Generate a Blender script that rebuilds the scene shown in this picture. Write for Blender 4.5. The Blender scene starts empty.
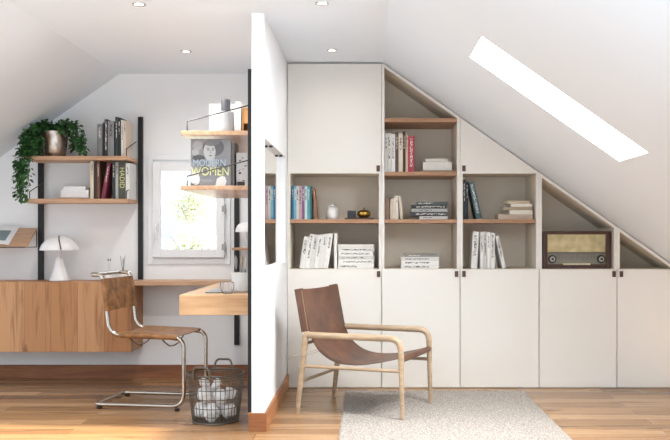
import bpy, bmesh, math, random
from mathutils import Vector, Matrix
R = math.radians
PI = math.pi
random.seed(7)
scene = bpy.context.scene
COL = scene.collection

# ------------------------------------------------------------------ camera, world, sun, exposure
F = 884.0          # focal length in pixels
VX, VY = 367.0, 236.0
CH = 1.12          # eye height
cd = bpy.data.cameras.new('camera')
cam = bpy.data.objects.new('camera', cd)
COL.objects.link(cam)
cam.location = (0, 0, CH)
cam.rotation_euler = (R(90), 0, 0)
cd.sensor_width = 36
cd.lens = F / 670 * 36
cd.shift_x = -(VX - 335) / 670
cd.shift_y = (VY - 220) / 670
cd.clip_start = 0.05
scene.camera = cam

world = bpy.data.worlds.new('world')
scene.world = world
world.use_nodes = True
wb = world.node_tree.nodes['Background']
wb.inputs[0].default_value = (0.83, 0.92, 1.0, 1)
_nt = world.node_tree
_tc = _nt.nodes.new('ShaderNodeTexCoord')
_sp = _nt.nodes.new('ShaderNodeSeparateXYZ')
_nt.links.new(_tc.outputs['Generated'], _sp.inputs[0])
_mr = _nt.nodes.new('ShaderNodeMath'); _mr.operation = 'ABSOLUTE'
_nt.links.new(_sp.outputs['Z'], _mr.inputs[0])
_ma = _nt.nodes.new('ShaderNodeMath'); _ma.operation = 'MULTIPLY_ADD'
_ma.inputs[1].default_value = 1.45
_ma.inputs[2].default_value = 0.52
_nt.links.new(_mr.outputs[0], _ma.inputs[0])
_nt.links.new(_ma.outputs[0], wb.inputs[1])          # paler towards the horizon, brighter overhead and on the ground

sd = bpy.data.lights.new('sun', 'SUN')
sd.energy = 9.0
sd.angle = R(2.5)
sd.color = (1.0, 0.95, 0.86)
sun = bpy.data.objects.new('sun', sd)
COL.objects.link(sun)
sun.rotation_euler = Vector((-2.7, 0.42, -1.95)).to_track_quat('-Z', 'Y').to_euler()
sun.location = (6, 2, 6)

# daylight of the roof window: a soft area light sitting just above its glass
SLOPE = 0.698
XC = 0.118
SA = math.atan(SLOPE)
def slope_r(x): return 2.4 - SLOPE * (x - XC)
ad = bpy.data.lights.new('skylight_daylight', 'AREA')
ad.shape = 'RECTANGLE'
ad.size = 0.92
ad.size_y = 0.46
ad.energy = 44
ad.color = (1.0, 0.985, 0.96)
al = bpy.data.objects.new('skylight_daylight', ad)
COL.objects.link(al)
n = Vector((math.sin(SA), 0, math.cos(SA)))
al.location = Vector((0.9635, 4.545, slope_r(0.9635))) + n * 0.235
al.rotation_euler = (0, SA, 0)

scene.view_settings.view_transform = 'Standard'
scene.view_settings.look = 'None'
scene.view_settings.gamma = 1
scene.view_settings.use_curve_mapping = False
scene.view_settings.exposure = 1.14

# ------------------------------------------------------------------ materials
def sl(c):
    if isinstance(c, str):
        c = tuple(int(c[i:i + 2], 16) / 255 for i in (0, 2, 4))
    return tuple(((v / 12.92) if v <= 0.04045 else ((v + 0.055) / 1.055) ** 2.4) for v in c) + (1,)

def newmat(name):
    m = bpy.data.materials.new(name)
    m.use_nodes = True
    nt = m.node_tree
    return m, nt, nt.nodes['Principled BSDF']

def nd(nt, t, **kw):
    x = nt.nodes.new(t)
    for k, v in kw.items():
        setattr(x, k, v)
    return x

def coords(nt, scale=(1, 1, 1), rot=(0, 0, 0), rand=False):
    tc = nd(nt, 'ShaderNodeTexCoord')
    mp = nd(nt, 'ShaderNodeMapping')
    mp.inputs['Scale'].default_value = scale
    mp.inputs['Rotation'].default_value = rot
    if rand:
        oi = nd(nt, 'ShaderNodeObjectInfo')
        mu = nd(nt, 'ShaderNodeMath', operation='MULTIPLY')
        mu.inputs[1].default_value = 37.0
        nt.links.new(oi.outputs['Random'], mu.inputs[0])
        ad_ = nd(nt, 'ShaderNodeVectorMath', operation='ADD')
        nt.links.new(tc.outputs['Object'], ad_.inputs[0])
        nt.links.new(mu.outputs[0], ad_.inputs[1])
        nt.links.new(ad_.outputs[0], mp.inputs['Vector'])
    else:
        nt.links.new(tc.outputs['Object'], mp.inputs['Vector'])
    return mp.outputs['Vector']

def ramp(nt, src, stops):
    r = nd(nt, 'ShaderNodeValToRGB')
    els = r.color_ramp.elements
    while len(els) < len(stops):
        els.new(0.5)
    for e, (p, c) in zip(els, stops):
        e.position = p
        e.color = sl(c) if not (isinstance(c, tuple) and len(c) == 4) else c
    nt.links.new(src, r.inputs['Fac'])
    return r.outputs['Color']

def bump(nt, bs, src, strength, dist):
    b = nd(nt, 'ShaderNodeBump')
    b.inputs['Strength'].default_value = strength
    b.inputs['Distance'].default_value = dist
    nt.links.new(src, b.inputs['Height'])
    nt.links.new(b.outputs['Normal'], bs.inputs['Normal'])

def plain(name, col, rough=0.5, metal=0.0, var=0.06, scale=12.0, bmp=0.0):
    """a near-plain surface with slight procedural variation"""
    m, nt, bs = newmat(name)
    v = coords(nt, (scale,) * 3)
    no = nd(nt, 'ShaderNodeTexNoise')
    no.inputs['Scale'].default_value = 1.0
    no.inputs['Detail'].default_value = 4
    nt.links.new(v, no.inputs['Vector'])
    c = sl(col)
    a = tuple(max(0, x * (1 - var)) for x in c[:3]) + (1,)
    b = tuple(min(1, x * (1 + var)) for x in c[:3]) + (1,)
    nt.links.new(ramp(nt, no.outputs['Fac'], [(0.3, a), (0.7, b)]), bs.inputs['Base Color'])
    bs.inputs['Roughness'].default_value = rough
    bs.inputs['Metallic'].default_value = metal
    if bmp:
        bump(nt, bs, no.outputs['Fac'], bmp, 0.002)
    return m

def wood(name, dark, mid, light, axis='X', rough=0.5, sc=1.0, knots=True):
    m, nt, bs = newmat(name)
    s = {'X': (1.2, 14, 14), 'Y': (14, 1.2, 14), 'Z': (14, 14, 1.2)}[axis]
    v = coords(nt, tuple(k * sc for k in s), rand=True)
    no = nd(nt, 'ShaderNodeTexNoise')
    no.inputs['Scale'].default_value = 1.0
    no.inputs['Detail'].default_value = 7
    no.inputs['Roughness'].default_value = 0.62
    no.inputs['Distortion'].default_value = 0.6
    nt.links.new(v, no.inputs['Vector'])
    n2 = nd(nt, 'ShaderNodeTexNoise')
    n2.inputs['Scale'].default_value = 5.0
    n2.inputs['Detail'].default_value = 3
    nt.links.new(v, n2.inputs['Vector'])
    mx = nd(nt, 'ShaderNodeMix')
    mx.data_type = 'FLOAT'
    mx.inputs[0].default_value = 0.3
    nt.links.new(no.outputs['Fac'], mx.inputs[2])
    nt.links.new(n2.outputs['Fac'], mx.inputs[3])
    nt.links.new(ramp(nt, mx.outputs[0], [(0.32, dark), (0.5, mid), (0.68, light)]), bs.inputs['Base Color'])
    bs.inputs['Roughness'].default_value = rough
    bump(nt, bs, mx.outputs[0], 0.15, 0.002)
    return m

def planks(name, cols, pw, pl, rough=0.42, vertical=False, gap=0.0035, knot='3A2010'):
    """boards with a colour of their own, grain and knots"""
    m, nt, bs = newmat(name)
    tc = nd(nt, 'ShaderNodeTexCoord')
    vec = tc.outputs['Object']
    if vertical:   # boards run up z, side by side along x
        sp = nd(nt, 'ShaderNodeSeparateXYZ')
        nt.links.new(vec, sp.inputs[0])
        cb = nd(nt, 'ShaderNodeCombineXYZ')
        ad2 = nd(nt, 'ShaderNodeMath', operation='ADD')
        nt.links.new(sp.outputs['X'], ad2.inputs[0])
        nt.links.new(sp.outputs['Y'], ad2.inputs[1])
        nt.links.new(sp.outputs['Z'], cb.inputs[0])
        nt.links.new(ad2.outputs[0], cb.inputs[1])
        vec = cb.outputs[0]
    br = nd(nt, 'ShaderNodeTexBrick')
    br.offset = 0.37
    br.inputs['Scale'].default_value = 1.0
    br.inputs['Brick Width'].default_value = pl
    br.inputs['Row Height'].default_value = pw
    br.inputs['Mortar Size'].default_value = gap * 0.5
    br.inputs['Mortar Smooth'].default_value = 0.2
    br.inputs['Bias'].default_value = 0.0
    br.inputs['Color1'].default_value = (0, 0, 0, 1)
    br.inputs['Color2'].default_value = (1, 1, 1, 1)
    br.inputs['Mortar'].default_value = (0.5, 0.5, 0.5, 1)
    nt.links.new(vec, br.inputs['Vector'])
    # grain, shifted from board to board
    sc2 = nd(nt, 'ShaderNodeVectorMath', operation='MULTIPLY')
    sc2.inputs[1].default_value = (1.5, 22, 1)
    nt.links.new(vec, sc2.inputs[0])
    sh = nd(nt, 'ShaderNodeVectorMath', operation='MULTIPLY_ADD')
    sh.inputs[1].default_value = (31, 17, 9)
    nt.links.new(br.outputs['Color'], sh.inputs[0])
    nt.links.new(sc2.outputs[0], sh.inputs[2])
    no = nd(nt, 'ShaderNodeTexNoise')
    no.inputs['Scale'].default_value = 1.0
    no.inputs['Detail'].default_value = 6
    no.inputs['Roughness'].default_value = 0.6
    no.inputs['Distortion'].default_value = 0.8
    nt.links.new(sh.outputs[0], no.inputs['Vector'])
    base = ramp(nt, br.outputs['Color'], [(i / (len(cols) - 1), c) for i, c in enumerate(cols)])
    g = ramp(nt, no.outputs['Fac'], [(0.3, (0.50, 0.40, 0.30, 1)), (0.50, (0.95, .93, .90, 1)), (0.72, (1.0, 1.0, 0.98, 1))])
    mu = nd(nt, 'ShaderNodeMix')
    mu.data_type = 'RGBA'
    mu.blend_type = 'MULTIPLY'
    mu.inputs[0].default_value = 0.9
    nt.links.new(base, mu.inputs[6])
    nt.links.new(g, mu.inputs[7])
    # knots
    kv = nd(nt, 'ShaderNodeVectorMath', operation='MULTIPLY')
    kv.inputs[1].default_value = (2.1, 6.0, 1)
    nt.links.new(vec, kv.inputs[0])
    vo = nd(nt, 'ShaderNodeTexVoronoi')
    vo.inputs['Scale'].default_value = 1.0
    vo.inputs['Randomness'].default_value = 1.0
    nt.links.new(kv.outputs[0], vo.inputs['Vector'])
    kf = ramp(nt, vo.outputs['Distance'], [(0.045, (1, 1, 1, 1)), (0.15, (0, 0, 0, 1))])
    mk = nd(nt, 'ShaderNodeMix')
    mk.data_type = 'RGBA'
    nt.links.new(kf, mk.inputs[0])
    nt.links.new(mu.outputs[2], mk.inputs[6])
    mk.inputs[7].default_value = sl(knot)
    # seams
    ms = nd(nt, 'ShaderNodeMix')
    ms.data_type = 'RGBA'
    nt.links.new(br.outputs['Fac'], ms.inputs[0])
    nt.links.new(mk.outputs[2], ms.inputs[6])
    ms.inputs[7].default_value = sl(knot)
    nt.links.new(ms.outputs[2], bs.inputs['Base Color'])
    bs.inputs['Roughness'].default_value = rough
    bump(nt, bs, no.outputs['Fac'], 0.08, 0.002)
    return m

M = {}
M['wall'] = plain('white_plaster', 'EFF1F3', 0.9, var=0.012, scale=2.5, bmp=0.05)
M['wall_cool'] = M['wall']
M['ceil'] = plain('white_ceiling_paint', 'E6EDF4', 0.92, var=0.01, scale=2)
M['cab'] = plain('offwhite_lacquer', 'E4E1DA', 0.55, var=0.01, scale=3)
M['cabin'] = plain('taupe_lacquer', 'E6DCCB', 0.7, var=0.02, scale=3)
M['shelf'] = wood('walnut_shelf', '8E684C', 'AC8262', 'BE9676', 'X', 0.5)
M['wshelf'] = wood('oak_wall_shelf', 'A67E60', 'C39C7C', 'D3B094', 'X', 0.5)
M['wshelfY'] = wood('oak_partition_shelf', 'A67E60', 'C39C7C', 'D3B094', 'Y', 0.28)
M['desk'] = wood('oak_desk', 'B48A60', 'CCA57C', 'DAB892', 'X', 0.5)
M['side'] = planks('oak_sideboard_boards', ['A26C42', 'C08C5E', 'AC784C', 'CC9C70'], 0.2, 3.0, 0.5, vertical=True, gap=0.002, knot='6E4526')
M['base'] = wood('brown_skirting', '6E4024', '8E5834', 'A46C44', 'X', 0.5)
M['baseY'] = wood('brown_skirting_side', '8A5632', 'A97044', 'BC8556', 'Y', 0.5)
M['floor'] = planks('pine_floorboards', ['7E5C3E', 'A07C58', 'B28E68', '8E6A46', 'BC9872'], 0.135, 1.7, 0.27, knot='6A3C1A')
M['ash'] = wood('ash_frame', '948066', 'AC957A', 'BEA98E', 'X', 0.45, sc=2)
M['black'] = plain('black_metal', '1F1F21', 0.45, 0.3)
M['wire'] = plain('dark_wire', '2A2A2C', 0.4, 0.8)
M['steel'] = plain('polished_steel', 'BDB6AD', 0.16, 1.0, var=0.02)
M['rubber'] = plain('black_rubber', '141212', 0.7)
M['basket'] = plain('antique_wire', '6A665E', 0.36, 0.75)
M['paper'] = plain('white_paper', 'ECECEC', 0.8, var=0.03, scale=30, bmp=0.3)
M['pages'] = plain('book_pages', 'E6DFD2', 0.85, var=0.05, scale=60)
M['ink'] = plain('dark_ink', '3C3A3A', 0.7)
M['inkl'] = plain('pale_ink', 'D8D4CC', 0.7)
M['frame'] = plain('white_window_paint', 'E9ECEF', 0.4, var=0.01)
M['lampw'] = plain('white_lamp_enamel', 'F1F1F2', 0.3, var=0.01)
M['ceramic'] = plain('white_ceramic', 'E8E6E3', 0.3, var=0.02)
M['dark'] = plain('dark_plastic', '26262A', 0.4)
M['soil'] = plain('soil', '2B1D14', 0.9, bmp=0.5, scale=60)
M['bottle'] = plain('grey_stoneware', 'B2B3B6', 0.35, var=0.04)
M['bottlec'] = plain('slate_cap', '5C5D63', 0.45)

def leather(name, a, b, c, sc=9):
    m, nt, bs = newmat(name)
    v = coords(nt, (sc,) * 3)
    no = nd(nt, 'ShaderNodeTexNoise')
    no.inputs['Scale'].default_value = 1.0
    no.inputs['Detail'].default_value = 8
    no.inputs['Roughness'].default_value = 0.65
    nt.links.new(v, no.inputs['Vector'])
    nt.links.new(ramp(nt, no.outputs['Fac'], [(0.33, a), (0.52, b), (0.72, c)]), bs.inputs['Base Color'])
    bs.inputs['Roughness'].default_value = 0.42
    vo = nd(nt, 'ShaderNodeTexVoronoi')
    vo.inputs['Scale'].default_value = 30
    nt.links.new(v, vo.inputs['Vector'])
    bump(nt, bs, vo.outputs['Distance'], 0.12, 0.001)
    return m
M['sling'] = leather('brown_saddle_leather', '422C20', '62402E', '7E573F', 5)
M['cowhide'] = leather('worn_tan_leather', '5E3E22', '8C6036', 'B08252', 16)
M['tab'] = leather('dark_leather_tab', '3A2418', '4E3222', '5E3E2C', 30)

def glass(name, rough=0.0, col=(1, 1, 1, 1), ior=1.45):
    m, nt, bs = newmat(name)
    bs.inputs['Base Color'].default_value = col
    bs.inputs['Transmission Weight'].default_value = 1
    bs.inputs['Roughness'].default_value = rough
    bs.inputs['IOR'].default_value = ior
    return m
M['glass'] = glass('clear_glass')
def pane_mat():
    m, nt, bs = newmat('window_glass')
    nt.nodes.remove(bs)
    out = nt.nodes['Material Output']
    tr = nd(nt, 'ShaderNodeBsdfTransparent')
    gl = nd(nt, 'ShaderNodeBsdfGlossy')
    gl.inputs['Roughness'].default_value = 0.01
    fr = nd(nt, 'ShaderNodeFresnel')
    fr.inputs['IOR'].default_value = 1.35
    mx = nd(nt, 'ShaderNodeMixShader')
    nt.links.new(fr.outputs[0], mx.inputs[0])
    nt.links.new(tr.outputs[0], mx.inputs[1])
    nt.links.new(gl.outputs[0], mx.inputs[2])
    nt.links.new(mx.outputs[0], out.inputs['Surface'])
    return m
M['pane'] = pane_mat()
def mirror_mat():
    m, nt, bs = newmat('mirror_glass')
    bs.inputs['Base Color'].default_value = (0.9, 0.9, 0.9, 1)
    bs.inputs['Metallic'].default_value = 1
    bs.inputs['Roughness'].default_value = 0.015
    return m
M['mirror'] = mirror_mat()
def emit(name, col, s):
    m, nt, bs = newmat(name)
    bs.inputs['Emission Color'].default_value = col
    bs.inputs['Emission Strength'].default_value = s
    return m
M['led'] = emit('lit_led_diffuser', (1, 0.97, 0.92, 1), 3.0)

def rug_mat():
    m, nt, bs = newmat('woven_wool_rug')
    v = coords(nt, (1, 1, 1))
    no = nd(nt, 'ShaderNodeTexNoise')
    no.inputs['Scale'].default_value = 95
    no.inputs['Detail'].default_value = 5
    no.inputs['Roughness'].default_value = 0.7
    nt.links.new(v, no.inputs['Vector'])
    nt.links.new(ramp(nt, no.outputs['Fac'], [(0.36, '726B65'), (0.5, '9E978F'), (0.66, 'C2BCB5')]), bs.inputs['Base Color'])
    bs.inputs['Roughness'].default_value = 0.95
    bump(nt, bs, no.outputs['Fac'], 0.7, 0.006)
    return m
M['rug'] = rug_mat()

def leaf_mat(name, a, b, rough=0.4, trans=0.15):
    m, nt, bs = newmat(name)
    v = coords(nt, (25,) * 3)
    no = nd(nt, 'ShaderNodeTexNoise')
    no.inputs['Scale'].default_value = 1
    nt.links.new(v, no.inputs['Vector'])
    nt.links.new(ramp(nt, no.outputs['Fac'], [(0.35, a), (0.65, b)]), bs.inputs['Base Color'])
    bs.inputs['Roughness'].default_value = rough
    return m
M['leaf'] = leaf_mat('dark_green_leaf', '1E4426', '4A7A40')
M['stem'] = plain('green_stem', '3D4E28', 0.6)
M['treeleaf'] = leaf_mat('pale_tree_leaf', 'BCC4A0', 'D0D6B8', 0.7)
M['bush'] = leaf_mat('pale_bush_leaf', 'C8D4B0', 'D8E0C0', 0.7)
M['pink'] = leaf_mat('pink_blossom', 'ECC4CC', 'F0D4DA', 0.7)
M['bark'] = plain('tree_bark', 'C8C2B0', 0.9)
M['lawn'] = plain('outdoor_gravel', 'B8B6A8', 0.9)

def hammered():
    m, nt, bs = newmat('hammered_bronze_silver')
    v = coords(nt, (9, 9, 5))
    no = nd(nt, 'ShaderNodeTexNoise')
    no.inputs['Scale'].default_value = 1.5
    no.inputs['Detail'].default_value = 6
    nt.links.new(v, no.inputs['Vector'])
    nt.links.new(ramp(nt, no.outputs['Fac'], [(0.35, '6E5444'), (0.5, 'A08B7C'), (0.66, 'D8CFC8')]), bs.inputs['Base Color'])
    bs.inputs['Metallic'].default_value = 0.9
    bs.inputs['Roughness'].default_value = 0.3
    vo = nd(nt, 'ShaderNodeTexVoronoi')
    vo.inputs['Scale'].default_value = 5
    nt.links.new(v, vo.inputs['Vector'])
    bump(nt, bs, vo.outputs['Distance'], 0.35, 0.004)
    return m
M['bronze'] = hammered()
M['gold'] = plain('aged_brass', 'A8843C', 0.3, 0.9, var=0.2)
M['radiowood'] = wood('radio_mahogany', '2E160D', '48251A', '5A3020', 'Z', 0.28)
def cloth_mat():
    m, nt, bs = newmat('speaker_cloth')
    v = coords(nt, (400, 400, 400))
    ch = nd(nt, 'ShaderNodeTexNoise')
    ch.inputs['Scale'].default_value = 1
    v2 = coords(nt, (14, 14, 14))
    n2 = nd(nt, 'ShaderNodeTexNoise')
    n2.inputs['Scale'].default_value = 1
    n2.inputs['Detail'].default_value = 5
    nt.links.new(v, ch.inputs['Vector'])
    nt.links.new(v2, n2.inputs['Vector'])
    mx = nd(nt, 'ShaderNodeMix')
    mx.data_type = 'FLOAT'
    mx.inputs[0].default_value = 0.7
    nt.links.new(ch.outputs['Fac'], mx.inputs[2])
    nt.links.new(n2.outputs['Fac'], mx.inputs[3])
    nt.links.new(ramp(nt, mx.outputs[0], [(0.35, 'A2946C'), (0.6, 'CCBE96')]), bs.inputs['Base Color'])
    bs.inputs['Roughness'].default_value = 0.85
    return m
M['grille'] = cloth_mat()
M['cream'] = plain('cream_plastic', 'D8CDB0', 0.35)
_cm = {}
def cmat(c):
    if c not in _cm:
        _cm[c] = plain('book_cloth_' + ''.join('abcdefghijklmnop'[int(k, 16)] for k in c), c, 0.55, var=0.05, scale=25)
    return _cm[c]

# ------------------------------------------------------------------ mesh helpers
class MB:
    def __init__(self):
        self.bm = bmesh.new()
    def box(self, x0, x1, y0, y1, z0, z1, bev=0.0):
        vs = [self.bm.verts.new((x, y, z)) for x in (x0, x1) for y in (y0, y1) for z in (z0, z1)]
        idx = [(0, 1, 3, 2), (4, 6, 7, 5), (0, 4, 5, 1), (2, 3, 7, 6), (0, 2, 6, 4), (1, 5, 7, 3)]
        fs = [self.bm.faces.new([vs[i] for i in f]) for f in idx]
        if bev:
            es = list({e for f in fs for e in f.edges})
            bmesh.ops.bevel(self.bm, geom=es, offset=bev, segments=2, affect='EDGES', profile=0.6)
        return self
    def prism(self, poly, a0, a1, axis='Y', bev=0.0):
        """polygon of 2-D points pushed along an axis: Y takes (x,z), X takes (y,z), Z takes (x,y)"""
        def p(u, v, w):
            return {'Y': (u, w, v), 'X': (w, u, v), 'Z': (u, v, w)}[axis]
        A = [self.bm.verts.new(p(u, v, a0)) for u, v in poly]
        B = [self.bm.verts.new(p(u, v, a1)) for u, v in poly]
        fs = [self.bm.faces.new(A), self.bm.faces.new(B[::-1])]
        n_ = len(poly)
        for i in range(n_):
            j = (i + 1) % n_
            fs.append(self.bm.faces.new([A[i], B[i], B[j], A[j]]))
        if bev:
            es = list({e for f in fs for e in f.edges})
            bmesh.ops.bevel(self.bm, geom=es, offset=bev, segments=2, affect='EDGES', profile=0.6)
        return self
    def tube(self, pts, r, closed=False, seg=8, flat=None):
        """sweep; r number or per-point list; flat = (side axis, factor) makes the section wider along an axis"""
        P = [Vector(p) for p in pts]
        n_ = len(P)
        rs = r if isinstance(r, (list, tuple)) else [r] * n_
        rings = []
        up = None
        for i in range(n_):
            if closed:
                t = (P[(i + 1) % n_] - P[i - 1])
            else:
                t = (P[min(i + 1, n_ - 1)] - P[max(i - 1, 0)])
            if t.length < 1e-9: t = Vector((0, 0, 1))
            t.normalize()
            if up is None:
                a = Vector((0, 1, 0)) if abs(t.y) < 0.9 else Vector((1, 0, 0))
                up = a
            u = up - t * up.dot(t)
            if u.length < 1e-6:
                u = t.orthogonal()
            u.normalize()
            w = t.cross(u)
            up = u
            ring = []
            for k in range(seg):
                a = 2 * PI * k / seg
                fu, fw = (flat if flat else (1, 1))
                ring.append(self.bm.verts.new(P[i] + u * math.cos(a) * rs[i] * fu + w * math.sin(a) * rs[i] * fw))
            rings.append(ring)
        m_ = n_ if closed else n_ - 1
        for i in range(m_):
            A, B = rings[i], rings[(i + 1) % n_]
            for k in range(seg):
                self.bm.faces.new([A[k], A[(k + 1) % seg], B[(k + 1) % seg], B[k]])
        if not closed:
            self.bm.faces.new(rings[0][::-1])
            self.bm.faces.new(rings[-1])
        return self
    def lathe(self, prof, c=(0, 0, 0), seg=32, cap=True):
        rings = []
        for r_, z in prof:
            rings.append([self.bm.verts.new((c[0] + r_ * math.cos(2 * PI * k / seg), c[1] + r_ * math.sin(2 * PI * k / seg), c[2] + z)) for k in range(seg)])
        for A, B in zip(rings, rings[1:]):
            for k in range(seg):
                self.bm.faces.new([A[k], A[(k + 1) % seg], B[(k + 1) % seg], B[k]])
        if cap:
            self.bm.faces.new(rings[0][::-1])
            self.bm.faces.new(rings[-1])
        return self
    def grid(self, fn, nu, nv, closed_u=False):
        g = [[self.bm.verts.new(fn(i / nu, j / nv)) for j in range(nv + 1)] for i in range(nu + 1)]
        for i in range(nu):
            for j in range(nv):
                self.bm.faces.new([g[i][j], g[i + 1][j], g[i + 1][j + 1], g[i][j + 1]])
        return self
    def sheet(self, fn, nu, nv, th):
        """a surface with thickness: grid + offset copy joined at the rim"""
        g = [[Vector(fn(i / nu, j / nv)) for j in range(nv + 1)] for i in range(nu + 1)]
        def nrm(i, j):
            a = g[min(i + 1, nu)][j] - g[max(i - 1, 0)][j]
            b = g[i][min(j + 1, nv)] - g[i][max(j - 1, 0)]
            c = a.cross(b)
            return c.normalized() if c.length > 1e-12 else Vector((0, 0, 1))
        A = [[self.bm.verts.new(g[i][j]) for j in range(nv + 1)] for i in range(nu + 1)]
        B = [[self.bm.verts.new(g[i][j] - nrm(i, j) * th) for j in range(nv + 1)] for i in range(nu + 1)]
        for i in range(nu):
            for j in range(nv):
                self.bm.faces.new([A[i][j], A[i + 1][j], A[i + 1][j + 1], A[i][j + 1]])
                self.bm.faces.new([B[i][j + 1], B[i + 1][j + 1], B[i + 1][j], B[i][j]])
        for i in range(nu):
            self.bm.faces.new([A[i][0], B[i][0], B[i + 1][0], A[i + 1][0]])
            self.bm.faces.new([A[i][nv], A[i + 1][nv], B[i + 1][nv], B[i][nv]])
        for j in range(nv):
            self.bm.faces.new([A[0][j], A[0][j + 1], B[0][j + 1], B[0][j]])
            self.bm.faces.new([A[nu][j], B[nu][j], B[nu][j + 1], A[nu][j + 1]])
        return self
    def ball(self, c, r, sc=(1, 1, 1), sub=2, jit=0.0):
        res = bmesh.ops.create_icosphere(self.bm, subdivisions=sub, radius=r)
        for v in res['verts']:
            k = 1 + random.uniform(-jit, jit)
            v.co = Vector((v.co.x * sc[0] * k, v.co.y * sc[1] * k, v.co.z * sc[2] * k)) + Vector(c)
        return self
    def quadface(self, pts):
        self.bm.faces.new([self.bm.verts.new(p) for p in pts])
        return self

def obj(name, mb, mat, parent=None, smooth=False, loc=None, recalc=True):
    me = bpy.data.meshes.new(name)
    if recalc:
        bmesh.ops.recalc_face_normals(mb.bm, faces=mb.bm.faces)
    mb.bm.to_mesh(me)
    mb.bm.free()
    me.materials.append(mat)
    if smooth:
        for p in me.polygons:
            p.use_smooth = True
        try:
            me.set_sharp_from_angle(angle=R(40))
        except Exception:
            pass
    o = bpy.data.objects.new(name, me)
    COL.objects.link(o)
    if parent is not None:
        o.parent = parent
    if loc is not None:
        o.location = loc
    return o

def struct(name, mb, mat):
    o = obj(name, mb, mat)
    o['kind'] = 'structure'
    return o

def tag(o, label, cat, group=None):
    o['label'] = label
    o['category'] = cat
    if group:
        o['group'] = group
    return o

def thing(name, label, cat, loc=(0, 0, 0), rot=(0, 0, 0), group=None):
    o = bpy.data.objects.new(name, None)
    o.empty_display_size = 0.05
    COL.objects.link(o)
    o.location = loc
    o.rotation_euler = rot
    return tag(o, label, cat, group)

def wx(px, Y): return (px - VX) * Y / F
def wz(py, Y): return CH + (VY - py) * Y / F

def fillet(pts, r, seg=6, closed=False):
    P = [Vector(p) for p in pts]
    n_ = len(P)
    out = []
    for i in range(n_):
        if not closed and i in (0, n_ - 1):
            out.append(P[i])
            continue
        a, b, c = P[i - 1], P[i], P[(i + 1) % n_]
        d1, d2 = (a - b), (c - b)
        rr = r[i] if isinstance(r, (list, tuple)) else r
        q = min(rr, d1.length * 0.48, d2.length * 0.48)
        p1, p2 = b + d1.normalized() * q, b + d2.normalized() * q
        for k in range(seg + 1):
            t = k / seg
            out.append(p1 * (1 - t) ** 2 + b * 2 * t * (1 - t) + p2 * t * t)
    return out

def text_mesh(s, size, mat, name, parent, loc, rot, ext=0.0003, align='CENTER', sx=1.0, spacing=1.0):
    cu = bpy.data.curves.new('lettering', 'FONT')
    cu.body = s
    cu.size = size
    cu.extrude = ext
    cu.align_x = align
    cu.align_y = 'CENTER'
    cu.space_character = spacing
    t = bpy.data.objects.new('lettering', cu)
    COL.objects.link(t)
    bpy.context.view_layer.update()
    dg = bpy.context.evaluated_depsgraph_get()
    me = bpy.data.meshes.new_from_object(t.evaluated_get(dg))
    bpy.data.objects.remove(t)
    me.materials.clear()
    me.materials.append(mat)
    o = bpy.data.objects.new(name, me)
    COL.objects.link(o)
    o.parent = parent
    o.location = loc
    o.rotation_euler = rot
    o.scale = (sx, 1, 1)
    return o

# ------------------------------------------------------------------ the room
DF, D1, D3 = 5.075, 6.51, 6.977
XL = -1.953                      # left crease
def slope_l(x): return 2.4 - 0.70 * (XL - x)
XKL, XKR = -3.6, 2.75
YBL, YBC, YBR = 3.4, 3.3, 1.2    # near ends of left slope, flat ceiling, right slope: all behind what the photo shows
YFL = 1.8          # near end of the floor
struct('floor', MB().box(XKL - .1, XKR + .1, YFL, D3 + .12, -0.15, 0), M['floor'])
# ceiling slab between the creases
struct('ceiling', MB().box(XL, XC, YBC, D3 + .12, 2.4, 2.62), M['ceil'])
zl = slope_l(XKL)
struct('ceiling_slope_left', MB().prism([(XL, 2.4), (XL, 2.62), (XKL - .1, slope_l(XKL - .1) + .26), (XKL - .1, slope_l(XKL - .1))], YBL, D3 + .12), M['ceil'])
# right slope with the roof-window opening
SX0, SX1, SY0, SY1 = 0.560, 1.370, 4.306, 4.80
m = MB()
TH = 0.26
def slab(x0, x1, y0, y1):
    m.prism([(x0, slope_r(x0)), (x0, slope_r(x0) + TH), (x1, slope_r(x1) + TH), (x1, slope_r(x1))], y0, y1)
slab(XC, SX0, YBR, D3 + .12)
slab(SX1, XKR + .1, YBR, D3 + .12)
slab(SX0, SX1, YBR, SY0)
slab(SX0, SX1, SY1, D3 + .12)
struct('ceiling_slope_right', m, M['ceil'])
def side_wall(name, x0, x1, y0, y1, zt, oy0, oy1, oz0, oz1):
    m = MB()
    m.box(x0, x1, y0, oy0, 0, zt); m.box(x0, x1, oy1, y1, 0, zt)
    m.box(x0, x1, oy0, oy1, 0, oz0); m.box(x0, x1, oy0, oy1, oz1, zt)
    struct(name, m, M['wall'])
side_wall('wall_left', XKL - .1, XKL, YBL, D3, slope_l(XKL - .1), 4.05, 6.9, .03, 1.14)     # low openings added in both unseen side walls to let daylight in
side_wall('wall_right', XKR, XKR + .1, YBL, D3, slope_r(XKR + .1), 4.1, 6.3, .05, .46)
# back wall with the window opening
WX0, WX1 = wx(153, D3), wx(226, D3)
WZ0, WZ1 = wz(258, D3), wz(162.4, D3)
m = MB()
def wtop(x):
    return slope_l(x) if x < XL else (2.4 if x < XC else slope_r(x))
def wpoly(x0, x1, z0=0, z1=None):
    xs = sorted({x0, x1, *[c for c in (XL, XC) if x0 < c < x1]})
    top = [(x, (wtop(x) if z1 is None else z1)) for x in xs]
    m.prism([(x0, z0)] + top + [(x1, z0)], D3, D3 + .12)
wpoly(XKL, WX0)
wpoly(WX1, XKR)
wpoly(WX0, WX1, 0, WZ0)
wpoly(WX0, WX1, WZ1)
struct('wall_back', m, M['wall'])
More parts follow.
